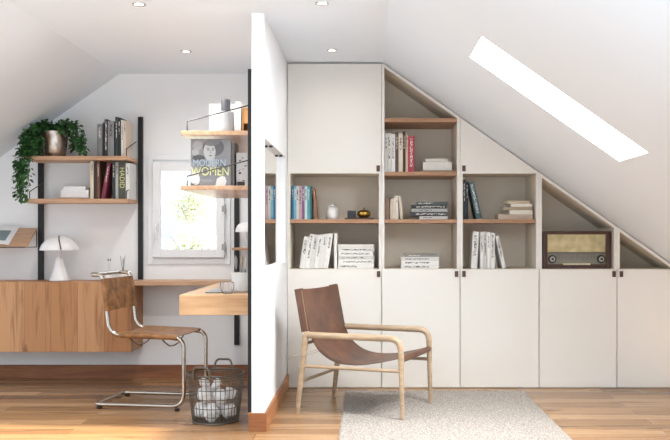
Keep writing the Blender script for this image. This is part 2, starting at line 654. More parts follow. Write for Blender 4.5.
# partition with a recess facing right
PX0, PX1 = -0.663, -0.589
PXM = PX1 - 0.036
RY0, RY1, RZ0, RZ1 = DF + 0.012, 6.37, 0.93, 1.689
m = MB()
m.box(PX0, PXM, DF, D3, 0, 2.4)
m.box(PXM, PX1, DF, RY0, RZ0, RZ1)
m.box(PXM, PX1, RY1, D3, RZ0, RZ1)
m.box(PXM, PX1, DF, D3, 0, RZ0)
m.box(PXM, PX1, DF, D3, RZ1, 2.4)
struct('wall_partition', m, M['wall'])
BH = 0.105
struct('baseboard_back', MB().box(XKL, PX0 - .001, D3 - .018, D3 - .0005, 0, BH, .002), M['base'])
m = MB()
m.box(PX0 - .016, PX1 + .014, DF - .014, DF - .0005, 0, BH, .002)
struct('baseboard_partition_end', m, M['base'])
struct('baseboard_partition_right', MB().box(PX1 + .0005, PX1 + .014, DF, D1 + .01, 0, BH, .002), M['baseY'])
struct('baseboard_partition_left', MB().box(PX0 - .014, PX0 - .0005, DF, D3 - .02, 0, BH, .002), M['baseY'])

# roof window
ny = (SY0 + SY1) / 2
t = bpy.data.objects.new('window_2', None); COL.objects.link(t); t['kind'] = 'structure'
m = MB()
def sl_box(mb, x0, x1, y0, y1, o0, o1):
    mb.prism([(x0, slope_r(x0) + o0), (x0, slope_r(x0) + o1), (x1, slope_r(x1) + o1), (x1, slope_r(x1) + o0)], y0, y1)
sl_box(m, SX0 - .03, SX0 + .0, SY0 - .03, SY1 + .03, TH + .001, TH + .05)
sl_box(m, SX1, SX1 + .03, SY0 - .03, SY1 + .03, TH + .001, TH + .05)
sl_box(m, SX0, SX1, SY0 - .03, SY0, TH + .001, TH + .05)
sl_box(m, SX0, SX1, SY1, SY1 + .03, TH + .001, TH + .05)
obj('window_frame', m, M['frame'], t)
m = MB(); sl_box(m, SX0, SX1, SY0, SY1, TH + .03, TH + .036)
obj('pane', m, M['pane'], t)

# back window: casing, frame, sash, pane, handle, hinges
t = bpy.data.objects.new('window_1', None); COL.objects.link(t); t['kind'] = 'structure'
def ring_box(mb, x0, x1, z0, z1, w, y0, y1, bev=0.002):
    mb.box(x0, x0 + w, y0, y1, z0, z1, bev)
    mb.box(x1 - w, x1, y0, y1, z0, z1, bev)
    mb.box(x0 + w, x1 - w, y0, y1, z0, z0 + w, bev)
    mb.box(x0 + w, x1 - w, y0, y1, z1 - w, z1, bev)
m = MB(); ring_box(m, wx(148, D3), wx(230.5, D3), wz(264, D3), wz(154.5, D3), 0.045, D3 - .014, D3 - .0005)
obj('casing', m, M['frame'], t)
m = MB(); ring_box(m, WX0, WX1, WZ0, WZ1, 0.02, D3 - .010, D3 + .07)
obj('window_frame', m, M['frame'], t)
sx0, sx1, sz0, sz1 = WX0 + .006, WX1 - .006, WZ0 + .006, WZ1 - .006
m = MB(); ring_box(m, sx0, sx1, sz0, sz1, 0.064, D3 - .045, D3 - .011, 0.004)
sash = obj('sash', m, M['frame'], t)
m = MB(); m.box(sx0 + .055, sx1 - .055, D3 - .030, D3 - .026, sz0 + .055, sz1 - .055)
obj('pane', m, M['pane'], sash)
hx = wx(156.5, D3 - .045)
m = MB(); m.box(hx - .014, hx + .014, D3 - .053, D3 - .0455, wz(231, D3), wz(223, D3), .003)
m.tube(fillet([(hx, D3 - .05, wz(226, D3)), (hx, D3 - .085, wz(226, D3)), (hx, D3 - .088, wz(226, D3) - .10)], 0.012), 0.009)
obj('handle', m, M['frame'], sash, True)
for py in (209, 247):
    m = MB(); m.tube([(sx1 + .004, D3 - .05, wz(py + 5, D3)), (sx1 + .004, D3 - .05, wz(py - 5, D3))], 0.007)
    m.box(sx1 - .02, sx1 + .002, D3 - .050, D3 - .0455, wz(py + 3, D3), wz(py - 3, D3))
    obj('hinge', m, cmat('A8A49F'), sash, True)

# mirror pane in the partition recess and the two little lamps in its soffit
m = MB(); m.box(PXM + .0005, PXM + .005, RY0 + .004, RY1 - .004, RZ0 + .004, RZ1 - .004)
tag(obj('mirror', m, M['mirror']), 'tall mirror pane sunk in the recess of the white partition wall', 'mirror')
for k, yy in enumerate((5.56, 6.20)):
    m = MB(); m.lathe([(0.012, 0), (0.012, -.010), (0.008, -.012)], (0, 0, 0), 16)
    o = obj('recess_spot', m, M['dark'], None, True, (PXM + .021, yy, RZ1 - .0005))
    tag(o, ['tiny black spot in the top of the partition recess, nearer the room', 'tiny black spot in the top of the partition recess, nearer the cabinets'][k], 'spotlight', 'spots in the partition recess')

# ceiling downlights
dl = [(139, 4, 'ceiling downlight above the desk area, the one nearer the top edge'), (186, 51, 'ceiling downlight above the desk area, the one nearer the window wall'),
      (322, 3, 'ceiling downlight right of the partition, the one nearer the top edge'), (332, 50, 'ceiling downlight right of the partition, just in front of the tall cabinet door')]
for px, py, lb in dl:
    Y = (2.4 - CH) * F / (VY - py)
    t = thing('ceiling_downlight', 'small round ' + lb, 'ceiling light', (wx(px, Y), Y, 2.4), group='recessed ceiling downlights')
    m = MB(); m.lathe([(0.026, -.0008), (0.029, -.006), (0.036, -.006), (0.038, -.0008)], seg=32, cap=False)
    obj('trim_ring', m, M['steel'], t, True)
    m = MB(); m.lathe([(0.0255, -.003), (0.0255, -.0010)], seg=32)
    obj('diffuser', m, M['led'], t)
    ld = bpy.data.lights.new('downlight_glow', 'SPOT'); ld.energy = (40 if py < 20 else 17) if px < 250 else (8 if py < 20 else 3); ld.spot_size = R(165); ld.spot_blend = 1.0; ld.shadow_soft_size = 0.05; ld.color = (1, .97, .93)
    lo = bpy.data.objects.new('downlight_glow', ld); COL.objects.link(lo); lo.parent = t; lo.location = (0, 0, -.02)

# ------------------------------------------------------------------ built-in cabinets
UX = [-0.5882, 0.108, 0.685, 1.267, 1.841, 2.46]   # unit boundaries
ZC = 0.877                                        # top of the lower cupboards
ZU = 1.583                                        # bottom of the upper doors
YF = D1                                           # front plane
YBK = D3 - 0.004
PT = 0.020
EPS = 0.0012
def ztop(x): return 2.394 if x < XC else slope_r(x) - 0.0075
SV = PT / math.cos(SA)
def handle(parent, x, z, up=True):
    m = MB()
    m.box(x - .0125, x + .0125, YF - .012, YF - .0004, z - .021, z + .021, .003)
    h = obj('handle', m, M['tab'], parent)
    m = MB(); m.ball((x, YF - .0125, z - .010), .0032, sub=1)
    obj('rivet', m, M['gold'], parent) if False else m.bm.free()
    return h
unit_labels = [
    'leftmost built-in cabinet unit, full height with a tall plain upper door',
    'built-in cabinet unit second from the left, open shelves up to the roof slope',
    'middle built-in cabinet unit with a slanted upper door above two open shelves',
    'built-in cabinet unit under the slope whose open niche holds the old radio',
    'rightmost low built-in cabinet unit with an empty triangular niche']
units = []
for u in range(5):
    x0, x1 = UX[u] + EPS / 2, UX[u + 1] - EPS / 2
    t = thing('cabinet_unit', unit_labels[u], 'cabinet', (x0, YF, 0), group='built-in cabinet units')
    units.append(t)
    def L(mb):  # shift to the unit's own origin
        bmesh.ops.translate(mb.bm, verts=mb.bm.verts, vec=(-x0, -YF, 0)); return mb
    # carcass (taupe): sides, back, bottom, top, middle floor
    m = MB()
    yb = YF + 0.022
    if u == 0:
        m.box(x0, x0 + PT, yb, YBK, 0, 2.392)
        m.box(x1 - PT, x1, yb, YBK, 0, 2.392)
        m.box(x0 + PT, x1 - PT, yb, YBK, 2.372, 2.392)
        m.box(x0 + PT, x1 - PT, YBK - .01, YBK, 0, 2.372)
    else:
        m.prism([(x0, 0), (x0, ztop(max(x0, XC))), (x0 + PT, ztop(x0 + PT)), (x0 + PT, 0)], yb, YBK)
        m.prism([(x1 - PT, 0), (x1 - PT, ztop(x1 - PT)), (x1, ztop(x1)), (x1, 0)], yb, YBK)
        a, b = x0 + PT, x1 - PT
        m.prism([(a, ztop(a) - SV), (a, ztop(a)), (b, ztop(b)), (b, ztop(b) - SV)], yb, YBK)
        m.prism([(a, 0), (a, ztop(a) - SV), (b, ztop(b) - SV), (b, 0)], YBK - .01, YBK)
    xe = x1 - PT if u < 4 else 2.27
    m.box(x0 + PT, xe, yb, YBK - .01, ZC - .02, ZC)
    if u in (0, 2):
        m.box(x0 + PT, x1 - PT, yb, YBK - .01, ZU, ZU + .02)
    m.box(x0 + PT, x1 - PT, yb, YBK - .01, 0.0, 0.02)
    obj('carcass', L(m), M['cabin'], t)
    # pale front edges of the open part
    m = MB()
    if u in (0, 2):
        m.box(x0, x0 + PT, YF, yb, ZC - .0, ZU, .0008)
        m.box(x1 - PT, x1, YF, yb, ZC - .0, ZU, .0008)
        m.box(x0 + PT - .001, x1 - PT + .001, YF + .0205, yb - .0002, ZU + .0005, ZU + .012)
    else:
        m.prism([(x0, ZC), (x0, ztop(max(x0, XC))), (x0 + PT, ztop(x0 + PT)), (x0 + PT, ZC)], YF, yb)
        if u < 4:
            m.prism([(x1 - PT, ZC), (x1 - PT, ztop(x1 - PT)), (x1, ztop(x1)), (x1, ZC)], YF, yb)
            a, b = x0 + PT, x1 - PT
            m.prism([(a, ztop(a) - SV), (a, ztop(a)), (b, ztop(b)), (b, ztop(b) - SV)], YF, yb)
        else:
            a = x0 + PT; b = XC + (2.4 - .0075 - ZC) / SLOPE
            m.prism([(a, ztop(a) - SV), (a, ztop(a)), (b, ZC), (b - SV / SLOPE, ZC)], YF, yb)
    obj('front_edge', L(m), M['cab'], t)
    # lower door
    m = MB()
    g = 0.0024
    if u < 4:
        m.box(x0 + g, x1 - g, YF, YF + .020, 0.005, ZC - .003, .0012)
    else:
        b = XC + (2.4 - .012 - ZC) / SLOPE
        m.prism([(x0 + g, .005), (x0 + g, ZC - .003), (b, ZC - .003), (x1 - g, ztop(x1) - .01), (x1 - g, .005)], YF, YF + .020, bev=.001)
    d = obj('door', L(m), M['cab'], t)
    hx = {0: x1 - .022, 1: x1 - .026, 2: x0 + .028, 3: x1 - .022, 4: x0 + .030}[u]
    hb = MB(); hb.box(hx - .0125, hx + .0125, YF - .012, YF - .0004, wz(277, D1), wz(271, D1), .003)
    obj('handle', L(hb), M['tab'], d)
    if u in (0, 2):
        m = MB()
        if u == 0:
            m.box(x0 + g, x1 - g, YF, YF + .020, ZU - .002, 2.390, .0012)
            hx = x1 - .025
        else:
            m.prism([(x0 + g, ZU - .002), (x0 + g, ztop(x0 + g) - .002), (x1 - g, ztop(x1 - g) - .002), (x1 - g, ZU - .002)], YF, YF + .020)
            hx = x0 + .028
        d = obj('door', L(m), M['cab'], t)
        hb = MB(); hb.box(hx - .0125, hx + .0125, YF - .012, YF - .0004, wz(171.5, D1), wz(165.5, D1), .003)
        obj('handle', L(hb), M['tab'], d)
    # wooden shelves
    zs = {0: [1.243], 1: [1.243, wz(171.8, D1), wz(118, D1)], 2: [1.243], 3: [], 4: []}[u]
    for z in zs:
        m = MB()
        xr = x1 - PT - .0005
        if z > 1.9:
            m.prism([(x0 + PT + .0005, z - .028), (x0 + PT + .0005, z), (min(xr, XC + (2.4 - .0075 - SV - z) / SLOPE - .002), z), (xr, min(z, ztop(xr) - SV - .001)), (xr, z - .028)], YF + .004, YBK - .011)
        else:
            m.box(x0 + PT + .0005, xr, YF + .004, YBK - .011, z - .028, z, .0015)
        obj('shelf', L(m), M['shelf'], t)
ZS1 = 1.243
ZS2 = wz(171.8, D1)

# ------------------------------------------------------------------ books
_tm = {}
def tmat(col, axis, dark_):
    """illegible printed lettering: ink specks on the book's own colour"""
    k = (col, axis, dark_)
    if k in _tm: return _tm[k]
    m, nt, bs = newmat('spine_print')
    v = coords(nt, (260, 1, 90) if axis == 'Z' else (90, 1, 260), rand=True)
    no = nd(nt, 'ShaderNodeTexNoise'); no.inputs['Scale'].default_value = 1.0; no.inputs['Detail'].default_value = 1
    nt.links.new(v, no.inputs['Vector'])
    ink = sl('3E3C3C') if dark_ else sl('D8D4CC')
    c = sl(col)
    nt.links.new(ramp(nt, no.outputs['Fac'], [(.49, c), (.53, ink)]), bs.inputs['Base Color'])
    bs.inputs['Roughness'].default_value = .6
    _tm[k] = m
    return m
def marks(mb, x0, x1, z0, z1, y, n_, vert=True):
    """small printed dashes of a spine title, illegible at this size"""
    for i in range(n_):
        if vert:
            a = z0 + (z1 - z0) * (i + random.uniform(.1, .3)) / n_
            b = z0 + (z1 - z0) * (i + random.uniform(.6, .9)) / n_
            mb.box(x0, x1, y - .0005, y + .0002, a, b)
        else:
            a = x0 + (x1 - x0) * (i + random.uniform(.1, .3)) / n_
            b = x0 + (x1 - x0) * (i + random.uniform(.6, .9)) / n_
            mb.box(a, b, y - .0005, y + .0002, z0, z1)

def book(label, w, h, d, col, loc, tilt=0.0, group=None, lying=False, title=None, turn=0.0, ink=None):
    """spine faces -y. standing: w = thickness along x, h along z. lying: w along x, h = thickness along z. loc = lower left front corner, d deep"""
    t = thing('book', label, 'book', loc, (0, tilt, turn), group)
    c = 0.0016
    m = MB()
    if not lying:
        m.box(0, c, .001, d, 0, h); m.box(w - c, w, .001, d, 0, h)
        m.prism([(0, .0012), (w * .2, 0), (w * .8, 0), (w, .0012), (w, .004), (0, .004)], 0, h, 'Z')
        p = MB(); p.box(c + .0001, w - c - .0001, .0042, d - .003, .002, h - .002)
    else:
        m.box(0, w, .001, d, 0, c); m.box(0, w, .001, d, h - c, h)
        m.prism([(.0012, 0), (0, h * .2), (0, h * .8), (.0012, h), (.004, h), (.004, 0)], 0, w, 'X')
        p = MB(); p.box(.002, w - .002, .0042, d - .003, c + .0001, h - c - .0001)
    cv = obj('cover', m, cmat(col), t)
    obj('pages', p, M['pages'], t)
    if title and min(w, h) > .009:
        m = MB()
        dark_ = (ink or M['ink']) is M['ink']
        if not lying:
            b = h * (.90 if title < 6 else .95)
            m.box(w * .28, w * .70, -.0005, .0003, b - h * min(.8, .11 * title), b)
        else:
            a = w * (.06 + .04 * (title % 3))
            m.box(a, a + w * min(.85, .16 * title), -.0005, .0003, h * .30, h * .70)
        obj('spine_title', m, tmat(col, 'Z' if not lying else 'X', dark_), cv)
    return t

def row(specs, Y, zf, group, depth, tilt_gap=0.0006):
    """specs: (px0, px1, top_px, colour, label, title, ink) standing books on a surface of height zf"""
    for s in specs:
        px0, px1, ty, col, label = s[:5]
        title = s[5] if len(s) > 5 else None
        ink = s[6] if len(s) > 6 else None
        a, b = wx(px0, Y) + tilt_gap / 2, wx(px1, Y) - tilt_gap / 2
        book(label, b - a, wz(ty, Y) - zf - .001, depth, col, (a, Y, zf + .0006), 0, group, title=title, ink=ink)

def lean(pb0, pb1, ty, Y, zf, tilt, col, label, group, depth, title=None, ink=None):
    """a book leaning: tilt > 0 leans its top to the right; pb0..pb1 its foot"""
    th = wx(pb1, Y) - wx(pb0, Y)
    w = th * math.cos(tilt)
    H = wz(ty, Y) - zf
    h = (H - w * abs(math.sin(tilt))) / math.cos(tilt)
    x = wx(pb0, Y)
    z = zf + .0008
    if tilt > 0:            # turns about the right foot
        z += w * math.sin(tilt)
    book(label, w, h, depth, col, (x, Y, z), tilt, group, title=title, ink=ink)

def stack(specs, Y, zf, group, depth):
    """specs bottom up: (px0, px1, y_bottom, y_top, colour, label, title)"""
    z = zf + .0006
    for s in specs:
        px0, px1, hpx, col, label = s[:5]
        title = s[5] if len(s) > 5 else None
        ink = s[6] if len(s) > 6 else None
        a, b = wx(px0, Y), wx(px1, Y)
        h = hpx * Y / F
        book(label, b - a, h - .0008, depth - random.uniform(0, .012), col, (a, Y + random.uniform(0, .006), z), 0, group, True, title, ink=ink)
        z += h

YC = D1 + .055     # spines in the cabinets
G = 'books standing in the top left cabinet bay'
row([(291.6, 293.8, 186, '2F6E9A', 'deep blue book standing first from the left in the leftmost cabinet bay', 3, M['inkl']),
     (293.8, 296.4, 185.7, '6FA9BE', 'light blue book standing second in the row of the leftmost cabinet bay', 3, M['inkl']),
     (296.4, 298.8, 186, 'C9CBB8', 'pale cream spine between light blue and pinkish books, leftmost cabinet bay', 3),
     (298.8, 301.8, 185.6, 'B79AA6', 'pinkish white book fourth in the row of the leftmost cabinet bay', 4),
     (301.8, 304.6, 186, '7C5A78', 'purple book fifth in the row of the leftmost cabinet bay', 3, M['inkl']),
     (304.6, 307.2, 186, 'BFD2D2', 'very pale aqua book right of the purple one in the leftmost cabinet bay', 3),
     (307.2, 310, 185.8, '4E9AA0', 'teal book seventh in the row of the leftmost cabinet bay', 3, M['inkl']),
     (310, 312, 186.3, '2C5C60', 'dark green narrow book last of the upright row in the leftmost bay', None)],
    YC, ZS1, G, .19)
lean(315.3, 317.4, 188, YC, ZS1, -R(5.5), '9C6C50', 'thin brown book leaning against the blue and teal row', G, .17)
# lower left bay: leaning white books, a thin upright one, a lying stack
W1, W2, W3 = 'DEDCD8', 'D3D1CD', 'E6E4E0'
G = 'white books leaning in the lower left cabinet bay'
bx = [299.4, 304.8, 309.4, 313.8, 318.4, 323.4, 328.2]
ty = [236.5, 233.6, 234.6, 235.0, 233.6, 233.4]
lb = ['first white leaning book on the far left of the lower left cabinet bay', 'second white leaning book from the left in the lower left cabinet bay',
      'third white leaning book from the left in the lower left cabinet bay', 'fourth white leaning book from the left in the lower left cabinet bay',
      'fifth white leaning book with bold black spine mark, lower left cabinet bay', 'sixth white leaning book, rightmost of those slanting in the lower left bay']
for i in range(6):
    lean(bx[i], bx[i + 1] - .15, ty[i], YC, ZC, R(8.5), [W1, W3, W2, W3, W1, W3][i], lb[i], G, .2, [4, 6, 3, 5, 2, 3][i])
row([(334.0, 337.2, 233, 'E2DFDA', 'thin white book standing upright between leaning and lying white books', None)], YC, ZC, 'white books leaning in the lower left cabinet bay', .2)
G = 'white books lying in the lower left cabinet bay'
stack([(338.0, 374.0, 4.6, W1, 'bottom white book of the lying stack in the lower left bay', 3),
       (338.6, 373.6, 4.6, W3, 'second from bottom white book of the stack in the lower left bay', 5),
       (338.2, 374.4, 3.6, 'CFCDC8', 'third from bottom greyish white book of the stack, lower left bay', 4),
       (338.8, 372.8, 4.4, W3, 'white book with bold black lettering in the lower left bay stack', 6),
       (338.0, 374.6, 3.6, W1, 'second from top white book of the stack in the lower left bay', 7),
       (337.8, 373.6, 3.6, 'D6D2CB', 'topmost book of the lying stack in the lower left bay', None)], YC, ZC, G, .2)
# bay two, upper
G = 'upright books on the upper shelf of the second unit'
row([(384.9, 387.2, 133, 'D8D8D2', 'slim white book first from the left on the upper shelf', 3),
     (387.4, 391, 133, 'DDDCD6', 'white book second from the left on the upper shelf', 5),
     (391.2, 395.2, 134, 'E4E2DE', 'wider white book third from the left on the upper shelf', 5),
     (395.4, 398.4, 131.8, '5A4A46', 'dark brown book between the white ones and the cream one, upper shelf', 3, M['inkl']),
     (398.6, 402.8, 133.5, 'D9CBB4', 'cream book with dark top in the upper shelf row', 3),
     (403, 405.4, 131.5, '3C3030', 'nearly black slim book in the upper shelf row', 3, M['inkl']),
     (405.6, 408, 133, 'C8A890', 'sand coloured slim book beside the red one on the upper shelf', 3),
     (408.2, 414.4, 136, 'A83848', 'red patterned book last in the upright row of the upper shelf', 8, M['inkl'])], YC, ZS2, G, .18)
G = 'flat pile on the upper shelf of the second unit'
stack([(419.5, 455, 1.8, 'A88468', 'thin brown board book at the bottom of the upper shelf pile', None),
       (422.8, 452, 8.4, 'D9D6CE', 'thick white box-like volume in the upper shelf pile', None),
       (425.5, 448.4, 3.6, 'CFCBC2', 'small pale book lying on top of the upper shelf pile', None)], YC, ZS2, G, .2)
# bay two, middle
G = 'upright pale books on the middle shelf of the second unit'
row([(385.0, 388.6, 197.5, '8C6F5C', 'brown book against the left side of the middle shelf', None),
     (390.0, 392.2, 200, 'CDBBA4', 'low cream book second from left on the middle shelf', None),
     (392.4, 394.8, 198.5, 'D8CCBA', 'slim cream book third from left on the middle shelf', None),
     (395.0, 398, 195.5, 'D9D2C4', 'taller cream book right of the slim ones on the middle shelf', 2)], YC, ZS1, G, .17)
lean(400.2, 403, 196, YC, ZS1, -R(5), 'C8B8A2', 'cream book leaning left against its neighbours on the middle shelf', G, .17)
G = 'dark books lying on the middle shelf'
stack([(419, 448, 3.2, 'C8C6C2', 'narrow white book at the bottom of the dark pile', 2),
       (410.5, 447.6, 4.4, '3A3C40', 'second book of the dark pile, black with pale marks', 5, M['inkl']),
       (412.5, 448.0, 3.2, 'A8A8A8', 'silver grey book in the middle of the dark pile', 3),
       (411.0, 447.0, 3.8, '24262A', 'black book second from the top of the dark pile', 5, M['inkl']),
       (416.5, 447.8, 3.2, '4A5450', 'dark green topmost book of the dark pile', 3, M['inkl'])], YC, ZS1, G, .2)
G = 'white books lying in the bottom of the second unit'
stack([(401, 438.8, 3.9, W1, 'bottom white book of the low four-book stack', 4),
       (401.6, 439.2, 3.9, W3, 'second white book of the low four-book stack', 4),
       (401, 438.6, 4.0, W2, 'third white book of the low four-book stack', 4),
       (404, 438.9, 2.6, '88847F', 'grey topmost book of the low four-book stack', 2, M['inkl'])], YC, ZC, G, .2)
# bay three
G = 'dark teal books in the third unit'
row([(462.8, 465.8, 179.5, '1E2E3C', 'navy blue book standing against the left side of the third unit', 4, M['inkl'])], YC, ZS1, G, .19)
lean(476.4, 482.2, 181.5, YC, ZS1, -R(12), '39565C', 'dark teal patterned book leaning left in the third unit', G, .19, 9, M['inkl'])
row([(466.0, 468.4, 181.5, '15202A', 'black narrow book next to the navy one in the third unit', 3, M['inkl'])], YC, ZS1, G, .19)
G = 'beige books lying on the right of the third unit'
stack([(498.5, 533, 5.0, 'C0AC98', 'wide beige book at the bottom of the beige pile', None),
       (509.5, 532.8, 4.2, 'D8D2C6', 'white book second from the bottom of the beige pile', None),
       (503.5, 532, 3.2, 'A89880', 'brownish book sticking out left in the beige pile', None),
       (511, 532.4, 3.2, 'DAD4C8', 'pale book second from the top of the beige pile', None),
       (507, 529.6, 3.2, 'B8A88C', 'small khaki book on top of the beige pile', None)], YC, ZS1, G, .2)
G = 'white books standing in the bottom of the third unit'
lean(471.0, 477.2, 231.6, YC, ZC, R(3), W1, 'wide white book slanting at the left of the third unit row', G, .2, 5)
row([(480.2, 483.4, 231.8, W3, 'first upright white book after the gap in the third unit row', 4),
     (483.6, 486.8, 231.2, W2, 'second upright white book in the third unit row', 5),
     (487.0, 490.2, 232.0, W3, 'third upright white book in the third unit row', 3),
     (490.4, 495.0, 232.6, W1, 'fourth and widest upright white book in the third unit row', 6)], YC, ZC, G, .2)
lean(502.4, 506.2, 235.4, YC, ZC, -R(12.5), W2, 'white book leaning steeply left at the end of the third unit row', G, .2, 5)

# jar, cube, brass bowl on a tray (first unit)
YJ = D1 + .16
x = wx(332.3, YJ); s = YJ / F
t = thing('lidded_jar', 'small white ribbed ceramic jar with a knobbed lid in the cabinet bay', 'jar', (x, YJ, ZS1 + .0005))
m = MB(); m.lathe([(.036, 0), (.042, .006), (.046, .02), (.047, .035), (.045, .05), (.047, .056), (.045, .062), (.047, .068), (.045, .074), (.040, .078), (.036, .078)], seg=32)
obj('body', m, M['ceramic'], t, True)
m = MB(); m.lathe([(.041, .0785), (.042, .084), (.034, .094), (.016, .101), (.008, .104), (.010, .108), (.013, .114), (.011, .120), (.004, .123)], seg=32)
obj('lid', m, M['ceramic'], t, True)
YJ = D1 + .12
t0 = tag(obj('tray', MB().box(wx(344.8, YJ), wx(374.2, YJ), YJ - .07, YJ + .09, ZS1 + .0005, ZS1 + .012, .003), cmat('4A3428')), 'flat dark wooden tray holding the black cube and brass bowl', 'tray')
tag(obj('candle_box', MB().box(-.032, .032, -.032, .032, 0, .054, .003), cmat('2E3036'), None, False, (wx(351.8, YJ), YJ, ZS1 + .0125)), 'small charcoal cube box on the dark tray beside the brass bowl', 'box')
t = thing('brass_bowl', 'squat brass lidded bowl standing on the dark tray', 'bowl', (wx(364, YJ), YJ, ZS1 + .0125))
m = MB(); m.lathe([(.022, 0), (.034, .005), (.048, .018), (.051, .030), (.048, .0415)], seg=32)
obj('body', m, M['gold'], t, True)
m = MB(); m.lathe([(.049, .042), (.046, .049), (.032, .057), (.012, .061), (.004, .063), (.004, .070), (.006, .074), (.003, .078)], seg=32)
obj('lid', m, plain('dark_brass', '7C6030', 0.35, .9, var=.2), t, True)

# ------------------------------------------------------------------ radio
YR = D1 + .05
rx0, rx1 = wx(542.6, YR), wx(611.0, YR)
rz1 = wz(231, YR)
rw, rh, rd = rx1 - rx0, rz1 - ZC - .001, .23
t = thing('tabletop_radio', 'old wooden valve radio with gold cloth front and dial knobs', 'radio', (rx0, YR, ZC + .0005))
m = MB()
fw = .030
m.box(0, fw, 0, rd, 0, rh, .006); m.box(rw - fw, rw, 0, rd, 0, rh, .006)
m.box(fw, rw - fw, 0, rd, rh - .018, rh, .003); m.box(fw, rw - fw, 0, rd, 0, .022, .003)
m.box(fw, rw - fw, rd - .01, rd, .022, rh - .018)
m.box(fw, rw - fw, .02, .03, .022, rh - .018)
obj('case', m, M['radiowood'], t)
zg = wz(252.3, YR) - ZC
m = MB(); m.box(fw + .008, rw - fw - .008, .008, .0195, zg, rh - .024, .004)
obj('speaker_cloth', m, M['grille'], t)
m = MB(); ring_box(m, fw + .001, rw - fw - .001, .026, rh - .0185, .006, .004, .0195, .001)
obj('trim_frame', m, cmat('5A4228'), t)
m = MB(); m.box(fw + .008, rw - fw - .008, .010, .0195, .033, zg - .004)
dial = obj('dial_panel', m, plain('dark_dial_glass', '7C796E', .2), t)
m = MB()
for k in range(4):
    zz = zg - .020 - k * .011
    for q in range(14):
        xa = fw + .072 + q * (rw - 2 * fw - .15) / 14
        m.box(xa, xa + random.uniform(.006, .014), .0090, .0099, zz, zz + .0035)
m.box(fw + .012, rw - fw - .012, .009, .0099, zg - .010, zg - .0075)
obj('dial_scale', m, cmat('2C2A26'), dial)
for kx in (fw + .042, rw - fw - .042):
    zk = .033 + (zg - .037) * .45
    m = MB()
    m.tube([(kx, .0095, zk), (kx, -.002, zk)], .031, seg=28)
    k1 = obj('tuning_knob', m, cmat('1E1C1A'), t, True)
    m = MB(); m.tube([(kx, -.0025, zk), (kx, -.012, zk)], .019, seg=24)
    k2 = obj('inner_knob', m, cmat('A8A69C'), k1, True)
    m = MB(); m.tube([(kx, -.0122, zk), (kx, -.018, zk)], .010, seg=20)
    obj('knob_cap', m, cmat('3A3028'), k1, True)
for k in range(9):
    xa = rw / 2 - .10 + k * .0225
    m = MB(); m.box(xa, xa + .019, -.006, .0095, .027, .041, .002)
    obj('push_key', m, M['cream'], t)

# ------------------------------------------------------------------ rug
RT = .014
rx0, rx1, ry0, ry1 = -.157, 1.125, 4.35, 6.345
m = MB()
NX, NY = 150, 230
def rugf(u, v):
    x = rx0 + (rx1 - rx0) * u; y = ry0 + (ry1 - ry0) * v
    e = min(u, 1 - u) * (rx1 - rx0); f_ = min(v, 1 - v) * (ry1 - ry0)
    edge = min(1, min(e, f_) / .012)
    return (x - (rx0 + rx1) / 2 + random.uniform(-.002, .002), y - (ry0 + ry1) / 2 + random.uniform(-.002, .002), .0035 + (RT - .0035) * edge ** .5 * .8 + random.uniform(-.0022, .0022) * edge)
m.grid(rugf, NX, NY)
mn = m
# skirt and underside
mn.box(-(rx1 - rx0) / 2 + .002, (rx1 - rx0) / 2 - .002, -(ry1 - ry0) / 2 + .002, (ry1 - ry0) / 2 - .002, .0005, .0045)
tag(obj('rug', m, M['rug'], None, False, ((rx0 + rx1) / 2, (ry0 + ry1) / 2, 0), recalc=False), 'light greige woven wool rug on the floor before the cabinets', 'rug')

# ------------------------------------------------------------------ leather sling lounge chair
WL, LL = .58, .70
t = thing('lounge_chair', 'brown leather sling lounge chair with pale ash wood frame, on the rug', 'armchair', (-.440, 5.575, 0), (0, 0, R(-21)))
ash = M['ash']
def flatbar(a, b, ra, rb, mat, name, parent, n_=8, seg=12):
    pts = [Vector(a).lerp(Vector(b), k / n_) for k in range(n_ + 1)]
    rs = [ra + (rb - ra) * k / n_ for k in range(n_ + 1)]
    m = MB(); m.tube(pts, rs, seg=seg, flat=(.85, 1.1))
    return obj(name, m, mat, parent, True)
for s in (0, WL):
    flatbar((0, s, 0.0), (.058, s, .500), .0135, .0205, ash, 'leg', t)              # rear leg
    zf = .0155
    # front leg with its bend into the arm
    pts = fillet([(LL, s, zf), (LL - .012, s, .499), (LL - .17, s, .4985)], .10, 10)
    pts = [pts[0].lerp(pts[1], k / 6) for k in range(6)] + pts[1:]
    rs = [.0125 + min(1, k / 7) * .0065 for k in range(len(pts))]
    m = MB(); m.tube(pts, rs, seg=12, flat=(.9, 1.05)); obj('leg', m, ash, t, True)
    m = MB(); m.tube([(LL - .1695, s, .4985), (.30, s, .499), (.10, s, .4995), (.052, s, .5)], [.0190, .0185, .0195, .019], seg=12, flat=(.9, 1.05))
    obj('armrest', m, ash, t, True)
    si = s
    m = MB(); m.tube([(.047, s, .303), (LL - .010, s, .303)], .0115, seg=10, flat=(1, .95)); obj('side_stretcher', m, ash, t, True)
    # back post (sleeve of leather around it)
    so = .018 if s == 0 else WL - .018
    m = MB(); m.tube([(.052, so, .505), (-.006, so, .782)], .012, seg=10); bp = obj('back_post', m, ash, t, True)
m = MB(); m.tube([(.024, .012, .205), (.024, WL - .012, .205)], .0105, seg=10); obj('rear_stretcher', m, ash, t, True)
m = MB(); m.tube([(LL - .014, .012, .372), (LL - .014, WL - .012, .372)], .0125, seg=10); obj('front_rail', m, ash, t, True)
m = MB(); m.tube([(.037, .012, .44), (.037, WL - .012, .44)], .010, seg=10); obj('rear_rail', m, ash, t, True)
